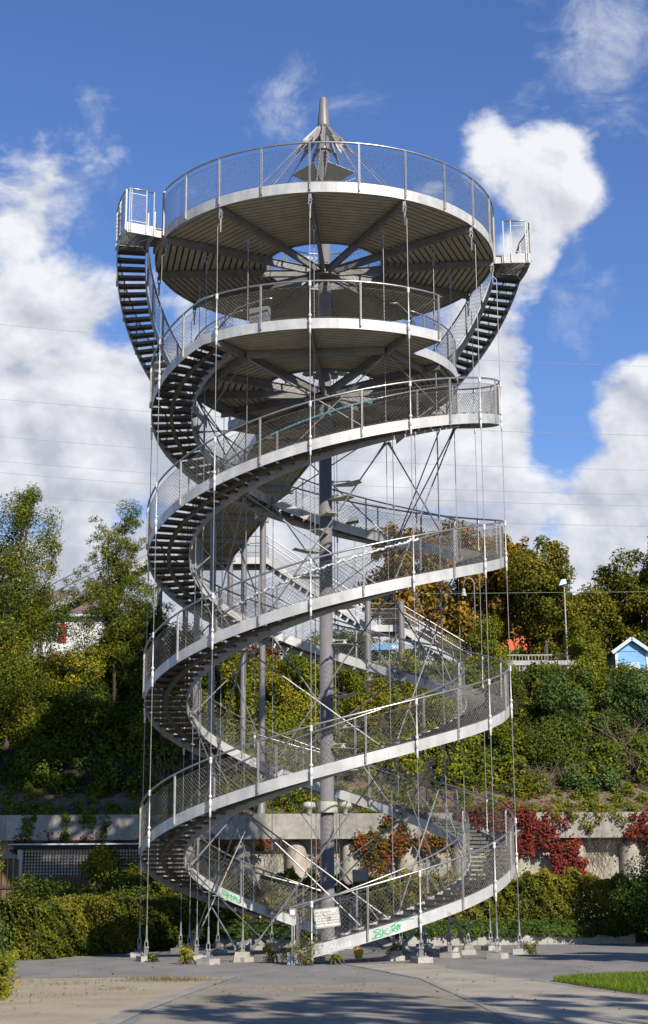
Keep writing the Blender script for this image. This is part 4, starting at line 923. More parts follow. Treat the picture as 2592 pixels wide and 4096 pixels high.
def tape(name, label, t0, t1, k, dz, r, mat, seed):
    rr = np.random.default_rng(seed); T = np.arange(t0, t1, .6); P = []
    for t in T: P.append(pol(4.38 + rr.normal(0, .012), t, zt(t + k) + dz + rr.normal(0, .016) + .02 * math.sin(t * 1.3)))
    mb = MB(); mb.tube(P, .034 + rr.uniform(-.012, .016, len(P)), 6)
    return tag(mb.build(name, mat, None, P[0], True), label, 'tape')
tape('wrapped_tape', 'crumpled white plastic tape wound along the inner handrail of the third flight', -38, 40, 360, 1.12, .03, 'foil', 3)
mb = MB(); T = np.arange(-22, 24, 2.0); mb.tube([pol(4.375, t, zt(t + 540) + 1.12) for t in T], .034, 7); tag(mb.build('wrapped_tape', 'blue_tape', None, pol(4.375, -22, zt(518) + 1.12)), 'thin blue tape wound along the inner handrail below the lower platform', 'tape')
# yellow toy left under the first flight
toy = empty('plastic_toy', 'small yellow and red plastic toy lying under the front stair plate', 'toy', (.86, -3.1, gz(.86, -3.1)))
mb = MB(); rr = np.random.default_rng(2)
V = []; nu, nv = 12, 8
for j in range(nv + 1):
    for i in range(nu):
        a = 2 * PI * i / nu; b = PI * j / nv - PI / 2; rad = .13 * (1 + .22 * math.sin(3 * a + 1) * math.cos(b) + .12 * math.sin(5 * b))
        V.append((rad * math.cos(b) * math.cos(a), rad * .6 * math.cos(b) * math.sin(a), .19 + rad * 1.15 * math.sin(b)))
mb.add(V, [(j * nu + i, j * nu + (i + 1) % nu, (j + 1) * nu + (i + 1) % nu, (j + 1) * nu + i) for j in range(nv) for i in range(nu)])
mb.build('body', 'yellow', toy, smooth=True)
mb = MB()
for a in (-.5, 0, .5): mb.tube([(math.sin(a) * .04, 0, .3), (math.sin(a) * .10, -.01, .40)], [.03, .008], 6)
mb.build('crest', 'red', toy)

# ------------------------------------------------------------------ footbridge from the hill to the lower platform
bx, by = np.array((-.2278, .9737)), None
bridge = empty('footbridge', 'steel footbridge with ribbed underside and long white stair flights behind the tower', 'bridge', (0, 0, 0))
dirn = np.array((-.2278, .9737, 0)); prp = np.array((.9737, .2278, 0)); org = np.array((-1.25, 6.05, 0))   # centre line start
BW = 1.28; BL = 22.0
def bp(s_, t, z): return org + dirn * s_ + prp * t + np.array((0, 0, z))
ZD = 18.44
mb = MB()
for t in np.arange(-BW + .05, BW - .1, .205):
    mb.hexa([bp(0, t, ZD - .34), bp(0, t + .175, ZD - .34), bp(BL, t + .175, ZD - .34), bp(BL, t, ZD - .34)], [bp(0, t, ZD - .29), bp(0, t + .175, ZD - .29), bp(BL, t + .175, ZD - .29), bp(BL, t, ZD - .29)])
mb.build('deck_boards', 'boards', bridge)
mb = MB(); mb.hexa([bp(0, -BW, ZD - .24), bp(0, BW, ZD - .24), bp(BL, BW, ZD - .24), bp(BL, -BW, ZD - .24)], [bp(0, -BW, ZD - .1), bp(0, BW, ZD - .1), bp(BL, BW, ZD - .1), bp(BL, -BW, ZD - .1)]); mb.build('deck', 'deck_top', bridge)
for s_ in (-1, 1):
    mb = MB(); mb.bar(bp(0, s_ * (BW + .03), ZD - .17), bp(BL, s_ * (BW + .03), ZD - .17), .05, .36); mb.build('edge_beam', 'galv', bridge)
    mb = MB(); mb.tube([bp(0, s_ * BW, ZD + 1.15), bp(BL, s_ * BW, ZD + 1.15)], .03, 8); mb.tube([bp(0, s_ * BW, ZD + .7), bp(BL, s_ * BW, ZD + .7)], .018, 6); mb.build('handrail', 'rail', bridge)
    for q in np.arange(.3, BL, 2.4):
        mb = MB(); mb.bar(bp(q, s_ * BW, ZD - .25), bp(q, s_ * BW, ZD + 1.15), .05, .03, (1, 0, 0)); mb.build('post', 'galv', bridge)
def flat_net(p0, p1, h, step=.13, wr=.004, parent=None, mat='wire'):
    p0 = np.array(p0, float); p1 = np.array(p1, float); Ln = np.linalg.norm(p1[:2] - p0[:2]); mb = MB()
    for d_ in (1, -1):
        for k in np.arange(-h, Ln + h, step):
            a, b = (k, 0.0), (k + d_ * h, h)
            pts = []
            for u in (0, 1):
                pts.append((a[0] + (b[0] - a[0]) * u, a[1] + (b[1] - a[1]) * u))
            (s0, h0), (s1_, h1) = pts
            def clip(sx):
                return h0 + (h1 - h0) * (sx - s0) / (s1_ - s0)
            if s0 < 0: h0, s0 = clip(0), 0
            if s0 > Ln: h0, s0 = clip(Ln), Ln
            if s1_ < 0: h1, s1_ = clip(0), 0
            if s1_ > Ln: h1, s1_ = clip(Ln), Ln
            if abs(h1 - h0) < .05: continue
            A = p0 + (p1 - p0) * (s0 / Ln); B = p0 + (p1 - p0) * (s1_ / Ln); A = A + (0, 0, h0); B = B + (0, 0, h1)
            mb.tube([A, B], wr, 3)
    return mb.build('safety_net', mat, parent)
for s_ in (-1, 1):
    for q in np.arange(0, BL - 1, 5.5): flat_net(bp(q, s_ * BW, ZD + .05), bp(q + 5.5, s_ * BW, ZD + .05), 1.0, .15, .004, bridge)
for q in (1.2, 6.3, 11.6, 16.4, 20.4):
    mb = MB(); mb.bar(bp(q, -BW - .1, ZD - .49), bp(q, BW + .1, ZD - .49), .22, .28); mb.build('cross_beam', 'galv_dark', bridge)
def column(x_, y_, top_, r, parent=bridge, name='column'):
    zb = float(terr(x_, y_)); mb = MB(); mb.lathe((x_, y_, zb), [(r * 1.9, -.3), (r * 1.9, .04), (r * 1.5, .05), (r, .45), (r, top_ - zb)], 16); return mb.build(name, 'mast', parent, smooth=False)
for q in (11.6, 16.4, 20.4):
    for s_ in (-1, 1):
        p = bp(q, s_ * (BW - .16), 0); column(p[0], p[1], ZD - .62, .14)
p = bp(6.3, 0, 0)
# far landing and its two stair flights along the crest
YF, YB = 27.6, 29.3
def slab(x0, z0, x1, z1, th=.34, name='stair_flight'):
    mb = MB(); mb.hexa([(x0, YF, z0 - th), (x1, YF, z1 - th), (x1, YF + .06, z1 - th), (x0, YF + .06, z0 - th)], [(x0, YF, z0), (x1, YF, z1), (x1, YF + .06, z1), (x0, YF + .06, z0)])
    mb.build('stringer', 'galv', bridge); mb = MB()
    mb.hexa([(x0, YB - .06, z0 - th), (x1, YB - .06, z1 - th), (x1, YB, z1 - th), (x0, YB, z0 - th)], [(x0, YB - .06, z0), (x1, YB - .06, z1), (x1, YB, z1), (x0, YB, z0)])
    o = mb.build('stringer', 'galv', bridge)
    st = MB(); n = max(1, int(abs(x1 - x0) / .33))
    if abs(z1 - z0) < .01: st.box(((x0 + x1) / 2, (YF + YB) / 2, z0 - .12), (abs(x1 - x0) - .02, YB - YF - .14, .10))
    else:
        for i in range(n):
            u = (i + .5) / n; xx = x0 + (x1 - x0) * u; st.box((xx, (YF + YB) / 2, z0 + (z1 - z0) * u - .1), (abs(x1 - x0) / n * .96, YB - YF - .14, .08))
    st.build('treads', 'galv_dark', o)
    for yy_ in (YF + .03, YB - .03):
        mb = MB()
        for dz_ in (1.12, .62): mb.tube([(x0, yy_, z0 + dz_), (x1, yy_, z1 + dz_)], .028 if dz_ > 1 else .018, 7)
        mb.build('handrail', 'rail', bridge)
        for q in np.linspace(0, 1, max(2, int(abs(x1 - x0) / 1.6) + 1)):
            mb = MB(); xx, zz_ = x0 + (x1 - x0) * q, z0 + (z1 - z0) * q; mb.bar((xx, yy_, zz_ - .2), (xx, yy_, zz_ + 1.12), .05, .02, (1, 0, 0)); mb.build('post', 'galv', bridge)
        flat_net((min(x0, x1), yy_, z0 if x0 < x1 else z1), (max(x0, x1), yy_, z1 if x0 < x1 else z0), 1.0, .15, .0045, bridge)
    return o
slab(-9.2, 18.32, -3.0, 18.32, name='landing'); slab(-3.0, 18.32, 2.25, 14.75); slab(2.25, 14.75, 3.8, 14.75, name='landing'); slab(3.8, 14.75, 7.4, 12.55); slab(-9.2, 18.32, -16.5, 14.6)
for x_, t_ in ((2.15, 15.9), (3.85, 15.9)): column(x_, 27.2, t_, .16)
column(-14.7, 28.4, 15.2, .14); column(-8.6, 28.4, 17.9, .14); column(-3.3, 28.4, 17.9, .14)

# ------------------------------------------------------------------ retaining wall, low wall
rw = empty('retaining_wall', 'long weathered concrete retaining wall with round pillars under a jutting beam', 'wall', (0, 16.6, 0))
o_ = (0, 16.6, 0)
mb = MB(); rr = np.random.default_rng(4)
for i in range(-10, 10):
    x0, x1 = i * 4.7 + .6, i * 4.7 + 5.3; j = rr.normal(0, .006)
    mb.hexa([(x0 + .006, 16.25 + j, 3.84), (x1 - .006, 16.25 + j, 3.84), (x1 - .006, 17.3, 3.84), (x0 + .006, 17.3, 3.84)], [(x0 + .006, 16.25 + j, 4.88), (x1 - .006, 16.25 + j, 4.88), (x1 - .006, 17.3, 4.88), (x0 + .006, 17.3, 4.88)])
mb.build('beam', 'concrete', rw, o_)
mb = MB(); mb.hexa([(-47, 17.0, -.6), (47, 17.0, -.6), (47, 17.28, -.6), (-47, 17.28, -.6)], [(-47, 17.0, 3.838), (47, 17.0, 3.838), (47, 17.28, 3.838), (-47, 17.28, 3.838)])
for i in range(-19, 20):
    xm = -1.3 + 2.35 * i + 1.175; mb.hexa([(xm - .75, 16.86, -.6), (xm + .75, 16.86, -.6), (xm + .75, 16.998, -.6), (xm - .75, 16.998, -.6)], [(xm - .75, 16.86, 3.0), (xm + .75, 16.86, 3.0), (xm + .75, 16.998, 3.12), (xm - .75, 16.998, 3.12)])
mb.build('panel', 'pillar', rw, o_)
for i in range(-12, 14):
    xm = -1.3 + 2.35 * i; mb = MB(); prof = [(.50, -.6), (.48, 1.0), (.46, 3.3), (.40, 3.55), (.2, 3.75)]
    V = []; K = 18
    for r, z in prof:
        for k in range(K):
            a = 2 * PI * k / K; q = r * (1 + .04 * math.sin(3 * a + i * 2 + z * 1.7)); V.append((xm + q * math.cos(a), 16.86 + q * math.sin(a) * .95, z))
    mb.add(V, [(j * K + k, j * K + (k + 1) % K, (j + 1) * K + (k + 1) % K, (j + 1) * K + k) for j in range(len(prof) - 1) for k in range(K)] + [tuple((len(prof) - 1) * K + k for k in range(K))])
    mb.build('pillar', 'pillar', rw, o_, smooth=True)
lw = empty('low_wall', 'low pale concrete slab wall under the ivy at the foot of the right hedge', 'wall', (5, 7.2, gz(5, 7.2)))
o_ = (5, 7.2, gz(5, 7.2))
mb = MB(); rr = np.random.default_rng(9)
for i in range(24):
    x0 = -4.0 + i * .62; j = rr.normal(0, .008); h_ = .30 + rr.normal(0, .006)
    mb.hexa([(x0 + .006, 7.2 + j, -.4), (x0 + .614, 7.2 + j, -.4), (x0 + .614, 7.32 + j, -.4), (x0 + .006, 7.32 + j, -.4)], [(x0 + .006, 7.2 + j, h_), (x0 + .614, 7.2 + j, h_), (x0 + .614, 7.32 + j, h_), (x0 + .006, 7.32 + j, h_)])
mb.build('slabs', 'concrete_low', lw, o_)

# ------------------------------------------------------------------ hedges and planting round the plaza
def hedge(name, label, p0, p1, depth, z0, z1, n, mat, size, seed, group=None, tone=.5):
    rng = np.random.default_rng(seed); p0 = np.array(p0, float); p1 = np.array(p1, float); Ln = np.linalg.norm(p1 - p0); u = (p1 - p0) / Ln; v = np.array((-u[1], u[0]))
    s_ = rng.random(n) * Ln; w = rng.random(n); z = rng.random(n)
    f = rng.random(n); face = rng.random(n)
    t = np.where(face < .45, rng.exponential(.10, n), rng.random(n) * depth)                 # front face, else anywhere
    zz_ = np.where((face > .45) & (face < .65), 1 - rng.exponential(.06, n), z)
    bump = .17 * np.sin(s_ * 2.1 + seed) * np.sin(zz_ * 4.3 + s_ * .7) + .16 * np.sin(s_ * 6.3 + zz_ * 5 + 1.3 * np.sin(s_ * 3)) * np.sin(zz_ * 11 + s_ * 2.7) + rng.normal(0, .06, n)
    t = np.clip(t, 0, depth) + bump * (t < .6)
    top_ = z1 + .12 * np.sin(s_ * 1.3 + seed) + .09 * np.sin(s_ * 4.1) + .06 * np.sin(s_ * 11) + np.abs(rng.normal(0, .09, n)) * (np.sin(s_ * 7.3 + 2) > .2)
    zf = z0 + np.clip(zz_, 0, 1) * (top_ - z0)
    c = np.stack([p0[0] + u[0] * s_ + v[0] * t, p0[1] + u[1] * s_ + v[1] * t, zf], 1)
    nn = np.stack([-v[0] * .8 + 0 * s_, -v[1] * .8 + 0 * s_, .35 + 0 * s_], 1) + rng.normal(0, .55, (n, 3))
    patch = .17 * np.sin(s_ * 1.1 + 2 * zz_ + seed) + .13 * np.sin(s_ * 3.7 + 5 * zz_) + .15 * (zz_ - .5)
    base = (float((p0[0] + p1[0]) / 2), float((p0[1] + p1[1]) / 2), z0)
    root = empty(name, label, 'hedge', base, 0, group)
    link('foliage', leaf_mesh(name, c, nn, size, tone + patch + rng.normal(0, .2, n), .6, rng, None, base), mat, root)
    mb = MB()
    for k in range(int(Ln / .13)):
        a = rng.random() * Ln; b = .12 + rng.random() * (depth - .15); q = p0 + u * a + v * b; d_ = rng.normal(0, .28, 2)
        mb.tube([(q[0], q[1], z0 - .1), (q[0] + d_[0] * .4, q[1] + d_[1] * .4, z0 + (z1 - z0) * .5), (q[0] + d_[0], q[1] + d_[1], z1 - .12)], [.022, .014, .005], 4)
    me = bpy.data.meshes.new('stems'); V = np.concatenate(mb.v) - np.array(base); me.from_pydata(V.tolist(), [], mb.f); link('stems', me, 'bark', root)
    return root
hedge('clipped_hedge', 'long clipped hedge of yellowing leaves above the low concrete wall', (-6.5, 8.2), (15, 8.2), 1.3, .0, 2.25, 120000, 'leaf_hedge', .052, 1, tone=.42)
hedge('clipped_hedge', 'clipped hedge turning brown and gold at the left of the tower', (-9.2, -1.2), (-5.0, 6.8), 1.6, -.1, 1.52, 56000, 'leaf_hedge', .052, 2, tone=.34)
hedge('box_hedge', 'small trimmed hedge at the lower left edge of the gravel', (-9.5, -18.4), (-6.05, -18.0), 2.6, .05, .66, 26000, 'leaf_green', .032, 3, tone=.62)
rng = np.random.default_rng(21)
n = 22000; x = rng.uniform(-7.5, 10.6, n); z = rng.beta(2, 2, n) * .60 + .20; dr = .16 * np.sin(x * 1.9) + .1 * np.sin(x * 4.7)
z = np.maximum(z, .30 + dr * .45 - np.abs(rng.normal(0, .05, n))); y = 7.12 + (z - .3).clip(0, 1) * .9 + rng.normal(0, .07, n)
c = np.stack([x, y, z], 1); nn = np.stack([0 * x, -1 + 0 * x, .35 + 0 * x], 1) + rng.normal(0, .45, (n, 3))
tag(link('ivy_bank', leaf_mesh('ivy_bank', c + np.stack([0 * x, -.12 * np.sin(x * 3.1) * np.sin(z * 9) - .08 * np.sin(x * 7.7), 0 * x], 1), nn, .055, rng.normal(.5, .25, n) + .2 * np.sin(x * 1.7) * np.sin(z * 5), .8, rng), 'leaf_ivy'), 'dark green ivy spilling over the low wall below the hedge', 'ivy', kind='stuff')
def bush(name, label, c, r, leaf, n=5000, size=.06, seed=1, ncl=None, clr=.42, cat='bush', group=None, base=None, tone=.5, asp=.55, up=.35, shell=.5, trunk=None, flat=1, droop=0, more=None):
    zb = base if base is not None else (float(terr(c[0], c[1])) if c[1] > 17 else gz(c[0], c[1]))
    ncl = ncl or max(8, int(11 * (r[0] * r[2]) ** .8))
    parts = [dict(center=c, radii=r, nclump=ncl, clump_r=clr, nleaf=n, shell=shell, up=up, tone_mu=tone, flat=flat, droop=droop)] + (more or [])
    return plant(name, label, cat, (c[0], c[1], zb), parts, leaf, size, group, trunk, seed, asp)
for i, (x_, y_, h_) in enumerate([(-.62, -6.05, .75), (-.95, -5.2, .4), (-3.9, -4.6, .5), (-1.6, -4.4, .45), (.2, -5.75, .25), (6.1, -.6, .4), (-5.0, -3.1, .25), (1.9, -3.9, .4)]):
    lb = ['tall weed growing beside the foot of the front stairs', 'low weed at the left end of the front stair plate', 'weed with yellowing leaves by the left front footing', 'weed behind the front brace footing', 'tiny weed in the joint of the paving by the stair', 'dark weed round the rightmost rod footing', 'small weed at the outer left rod footing', 'weed under the first flight, right of the yellow toy'][i]
    bush('weed', lb, (x_, y_, gz(x_, y_) + h_ * .55), (h_ * .5, h_ * .4, h_ * .5), 'leaf_yellow' if i in (2, 3) else 'leaf_green', 500, .03, 40 + i, 9, .13 * h_ / .5, cat='weed', tone=.6, group='weeds round the tower foot')
bush('spreading_bush', 'dark bush in tree shade at the right end of the hedge', (11.9, 5.8, 1.15), (2.1, 1.6, 1.35), 'leaf_dark', 17000, .055, 51, tone=.5)
bush('climbing_shrub', 'leafy shrub spilling over the board fence at the left edge', (-12.9, 8.6, 3.2), (1.5, .8, .62), 'leaf_yellow', 5200, .06, 52, base=.0, tone=.4)
bush('climbing_shrub', 'climber hanging over the middle of the white lattice', (-8.7, 9.75, 2.45), (.62, .3, .95), 'leaf_yellow', 3600, .055, 53, base=0.0, tone=.42, droop=.4)
bush('climbing_shrub', 'dark ivy mound behind the left hedge below the lattice', (-9.0, 8.4, 1.35), (3.4, .9, .75), 'leaf_dark', 15000, .055, 54, base=-.1, tone=.7)
bush('climbing_shrub', 'thin climber at the right end of the white lattice', (-7.3, 9.75, 2.1), (.45, .25, .8), 'leaf_green', 2000, .055, 55, base=-.1, tone=.6)
bush('low_plant', 'bluish green low plants at the left end of the brown hedge', (-10.2, -1.6, .35), (.8, .7, .5), 'leaf_blue', 3500, .05, 56, tone=.7)
# lattice screen and board fence
ls = empty('lattice_screen', 'white lattice screen in a dark timber frame left of the tower', 'fence', (-9.2, 10, 0)); o_ = (-9.2, 10, 0)
YL = 10.0
mb = MB(); mb.box((-9.0, YL + .10, 2.86), (5.0, .02, .98)); mb.build('back_sheet', 'white', ls, o_)
mb = MB()
for x_ in np.arange(-11.4, -6.5, .115): mb.box((x_, YL + .03, 2.86), (.036, .016, .96))
for z_ in np.arange(2.42, 3.33, .115): mb.box((-9.0, YL + .013, z_), (4.95, .016, .036))
mb.build('lattice', 'wood_dark', ls, o_)
for x_ in (-11.55, -8.55, -6.45):
    mb = MB(); mb.box((x_, YL, 1.6), (.18, .14, 3.6)); mb.build('post', 'wood_dark' if x_ > -11 else 'lattice', ls, o_)
mb = MB(); mb.box((-9.0, YL - .02, 3.44), (5.4, .2, .16)); mb.build('rail', 'wood_dark', ls, o_)
mb = MB(); mb.box((-9.0, YL - .1, 3.55), (5.9, .5, .05)); mb.build('cover_strip', 'pale_blue', ls, o_)
mb = MB()
for i in range(26): mb.box((-11.35 + .19 * i, YL + .02 + .006 * (i % 2), 1.2), (.18, .03, 2.36))
mb.build('boards', 'wood', ls, o_)
bf = empty('board_fence', 'brown upright board fence at the left edge under a leafy shrub', 'fence', (-13, 8.5, 0)); o_ = (-13, 8.5, 0)
mb = MB()
for i in range(22):
    q = i / 21; mb.box((-15.6 + 3.95 * q, 7.6 + 2.2 * q, 1.45), (.17, .03, 3.1 + .05 * (i % 3)), .5)
mb.build('boards', 'wood', bf, o_)
mb = MB(); mb.bar((-15.6, 7.5, 2.0), (-11.7, 9.7, 2.0), .05, .10); mb.bar((-15.6, 7.5, .8), (-11.7, 9.7, .8), .05, .10); mb.build('rail', 'wood_dark', bf, o_)

# creepers on the retaining wall
def creeper(label, blobs, mat, size, seed, name='wall_creeper', asp=.75):
    rng = np.random.default_rng(seed); P = []; Nn = []; T = []
    for (x0, x1, z0, z1, n, yy_) in blobs:
        K = max(5, int((x1 - x0) * (z1 - z0) * 9)); cx_ = rng.uniform(x0, x1, K); cz_ = z1 - (z1 - z0) * rng.random(K) ** 1.3
        k = rng.integers(0, K, n); rr_ = rng.uniform(.12, .34, K)[k]
        a = rng.normal(0, .5, n) * rr_; b = rng.normal(0, .6, n) * rr_
        y = yy_ - np.abs(rng.normal(0, .10, n)); P.append(np.stack([cx_[k] + a, y, cz_[k] + b], 1)); T.append(rng.normal(.5, .2, n) + rng.normal(0, .12, K)[k])
        Nn.append(np.stack([0 * a, -1 + 0 * a, .4 + 0 * a], 1) + rng.normal(0, .45, (n, 3)))
    P = np.concatenate(P); base = (float(P[:, 0].mean()), float(P[:, 1].max()), float(P[:, 2].min()))
    o = link(name, leaf_mesh(name, P, np.concatenate(Nn), size, np.concatenate(T), asp, rng, None, base), mat, None, base)
    return tag(o, label, 'creeper', 'creepers on the retaining wall')
creeper('bright red creeper spilling over the concrete beam right of the tower', [(6.6, 7.6, 4.3, 5.0, 700, 16.22), (7.2, 8.9, 3.8, 4.8, 1500, 16.22), (8.3, 9.5, 3.5, 4.3, 900, 16.24), (6.9, 8.0, 2.7, 3.8, 700, 16.35), (7.4, 9.2, 3.1, 3.8, 700, 16.3), (5.2, 6.7, 4.2, 4.9, 420, 16.22), (9.0, 10.2, 4.2, 4.85, 140, 16.23)], 'leaf_red', .06, 1)
creeper('red creeper wrapped round one pillar below the beam', [(9.4, 10.8, 2.6, 3.75, 2000, 16.40), (9.7, 10.9, 1.7, 2.8, 1300, 16.40), (9.2, 9.9, 2.0, 2.9, 200, 16.42)], 'leaf_red', .06, 2)
creeper('red creeper on the beam at the far right edge', [(12.6, 15, 3.6, 4.8, 1100, 16.22), (13.4, 14.3, 2.8, 3.8, 300, 16.4)], 'leaf_red', .06, 3)
creeper('rust and green creeper on the beam just right of the mast', [(1.9, 3.4, 3.8, 4.9, 700, 16.22), (1.3, 5.6, 3.2, 3.85, 2200, 16.24), (1.5, 2.6, 2.0, 3.4, 420, 16.35)], 'leaf_rust', .06, 4)
creeper('dark red creeper under the shaded beam behind the lattice', [(-13, -6.5, 3.3, 3.9, 2600, 16.4)], 'leaf_red', .06, 5)
creeper('green strands hanging down the shaded concrete beam on the left', [(-12.8, -12.3, 3.9, 4.8, 200, 16.23), (-11.2, -10.9, 3.6, 4.8, 220, 16.23), (-10.6, -9.8, 4.5, 4.85, 160, 16.23), (-9.4, -9.1, 4.1, 4.8, 110, 16.23), (-7.6, -7.2, 3.9, 4.9, 220, 16.23), (-6.9, -6.4, 3.8, 4.6, 200, 16.23), (-6.9, -6.2, 4.1, 4.9, 200, 16.23)], 'leaf_green', .055, 6)
creeper('rusty creeper on a pillar left of the mast', [(-4.9, -4.0, 2.3, 3.8, 900, 16.35), (-2.9, -2.4, 3.3, 3.8, 200, 16.3), (-.4, .2, 2.6, 3.8, 320, 16.4)], 'leaf_rust', .055, 7)
creeper('thin green creeper strands on the upper beam right of the red creeper', [(9.3, 10.4, 4.5, 4.85, 170, 16.23), (10.8, 11.5, 4.2, 4.8, 180, 16.23), (11.2, 12.4, 4.5, 4.85, 150, 16.23), (5.6, 7.5, 4.5, 4.95, 420, 16.23)], 'leaf_olive', .05, 8)
# dry hanging twigs below the beam
mb = MB(); rng = np.random.default_rng(8)
for (xa, xb, n_) in ((10.9, 12.3, 46), (-2.4, -1.6, 26), (1.6, 2.4, 16), (-.2, .3, 10)):
    for i in range(n_):
        x_ = rng.uniform(xa, xb); P = [(x_, 16.2 + rng.uniform(0, .3), 3.95)]; L_ = rng.uniform(.6, 1.5)
        for q in range(5): P.append((P[-1][0] + rng.normal(0, .09), P[-1][1] + rng.normal(0, .03), P[-1][2] - L_ / 5))
        mb.tube(P, .008, 3)
tag(mb.build('dry_creeper', 'twig'), 'tangled leafless creeper stems hanging below the concrete beam', 'creeper', kind='stuff')

# ------------------------------------------------------------------ slope planting
def cover(name, label, xr, yr, n, ncl, mat, size, seed, zmul=1.0, cr=.42, tone=.5, dens=None):
    rng = np.random.default_rng(seed); cx_ = rng.uniform(*xr, ncl); cy_ = yr[0] + (yr[1] - yr[0]) * rng.random(ncl)
    if dens is not None:
        k = rng.random(ncl) < dens(cx_, cy_); cx_, cy_ = cx_[k], cy_[k]; ncl = len(cx_)
    cz_ = terr(cx_, cy_) + rng.uniform(.0, .45, ncl) * zmul; rr_ = cr * rng.uniform(.5, 1.5, ncl)
    k = rng.choice(ncl, n, p=rr_ ** 2 / (rr_ ** 2).sum()); off = rng.normal(size=(n, 3)); off /= np.linalg.norm(off, axis=1)[:, None]; off *= (rng.random(n) ** .45)[:, None] * rr_[k][:, None]
    P = np.stack([cx_[k], cy_[k], cz_[k]], 1) + off; P[:, 2] = np.maximum(P[:, 2], terr(P[:, 0], P[:, 1]) + .03)
    Nn = off / rr_[k][:, None] + np.array((0, -.35, .5)) + rng.normal(0, .5, (n, 3))
    return tag(link(name, leaf_mesh(name, P, Nn, size, tone + rng.normal(0, .12, ncl)[k] + rng.normal(0, .2, n), .62, rng), mat), label, 'undergrowth', kind='stuff')
cover('undergrowth', 'dense dark undergrowth on the shaded left slope', (-19, -5), (19.5, 29), 46000, 560, 'leaf_green', .08, 1, 2.4, .5, .45, lambda x, y: np.where(np.sin(x * 1.3 + 2 * np.sin(y * .9)) * np.sin(y * 1.1 + x * .5) + .35 * np.sin(x * 3.7) > -.32, .95, .10))
cover('undergrowth', 'yellow green climbers and brambles covering the slope behind the tower', (-6, 7.5), (19.6, 27.5), 46000, 520, 'leaf_yellow', .075, 2, 2.4, .46, .36, lambda x, y: np.where(np.sin(x * 1.3 + 2 * np.sin(y * .9)) * np.sin(y * 1.1 + x * .5) + .35 * np.sin(x * 3.7) > -.32, .95, .10))
cover('undergrowth', 'mixed green brambles on the right slope', (5, 19), (19.8, 26.8), 30000, 330, 'leaf_green', .085, 3, 1.8, .46, .44, lambda x, y: np.where(np.sin(x * 1.3 + 2 * np.sin(y * .9)) * np.sin(y * 1.1 + x * .5) + .35 * np.sin(x * 3.7) > -.32, .95, .10))
cover('undergrowth', 'dark fine leaved undergrowth in the hollows of the right slope', (5, 19), (20.2, 27), 30000, 330, 'leaf_dark', .05, 6, 1.2, .42, .55, lambda x, y: np.where(np.sin(x * 1.3 + 2 * np.sin(y * .9)) * np.sin(y * 1.1 + x * .5) + .35 * np.sin(x * 3.7) < .1, .95, .10))
cover('ground_cover', 'low green plants on the bare soil above the wall', (-16, 19), (17.2, 20), 36000, 620, 'leaf_green', .055, 4, .3, .25, .6, lambda x, y: np.where(np.sin(x * .9 + 1) + np.sin(x * 2.3) > -.2, .9, .25))
rng = np.random.default_rng(31); n = 11000; x = rng.uniform(-16, 19, n); y = rng.uniform(17.1, 21, n)
d_ = rng.uniform(0, 2 * PI, n); td = np.stack([np.cos(d_), np.sin(d_), rng.normal(0, .15, n)], 1)
c = np.stack([x, y, terr(x, y) + .04], 1); nn = np.stack([rng.normal(0, .4, n), rng.normal(0, .4, n), np.ones(n)], 1)
tag(link('dry_litter', leaf_mesh('dry_litter', c, nn, .13, rng.random(n), .10, rng, td), 'dry_grass'), 'dry stalks and leaf litter on the bare slope', 'litter', kind='stuff')
def tangle(label, c, r, n_, seed):
    rng = np.random.default_rng(seed); zb = float(terr(c[0], c[1])); base = (c[0], c[1], zb); mb = MB()
    for i in range(n_):
        p = np.array((rng.normal(0, r[0] * .4), rng.normal(0, .25), -.1)); d = np.array((rng.normal(0, .5), rng.normal(-.25, .3), 1.0)); P = [p]; L_ = r[2] * rng.uniform(.5, 1.2) / 6
        for q in range(6): d = d + rng.normal(0, .28, 3) - np.array((0, 0, .10)); P.append(P[-1] + d / np.linalg.norm(d) * L_)
        mb.tube(P, np.linspace(.022, .006, 7) * rng.uniform(.5, 1.3), 4)
        for b in range(2):
            s0 = P[rng.integers(2, 6)]; e = s0 + rng.normal(0, .3, 3); mb.tube([s0, (s0 + e) / 2 + rng.normal(0, .05, 3), e], [.009, .006, .003], 3)
    me = bpy.data.meshes.new('dead_bush'); V = np.concatenate(mb.v); me.from_pydata(V.tolist(), [], mb.f); return tag(link('dead_bush', me, 'twig', None, base), label, 'bush', 'leafless bushes on the slope')
for i, (lb, c, r) in enumerate([('leafless brown bush under the grey green bush at the right edge', (14.6, 20.6, 0), (1.5, 1, 1.9)), ('leafless brown stems low on the slope right of the tower', (9.8, 20.5, 0), (1.2, 1, 1.5)),
    ('leafless thicket at the foot of the left slope beside the tower', (-7.0, 19.9, 0), (1.6, 1, 1.8)), ('leafless stems behind the mast low on the slope', (.6, 20.4, 0), (1.4, 1, 1.5)), ('leafless stems in the middle of the right slope', (7.0, 22.6, 0), (1.0, 1, 2.0)), ('leafless stems between the two grey green bushes', (13.7, 22.0, 0), (.8, 1, 2.4))]):
    tangle(lb, c, r, 46, 300 + i)
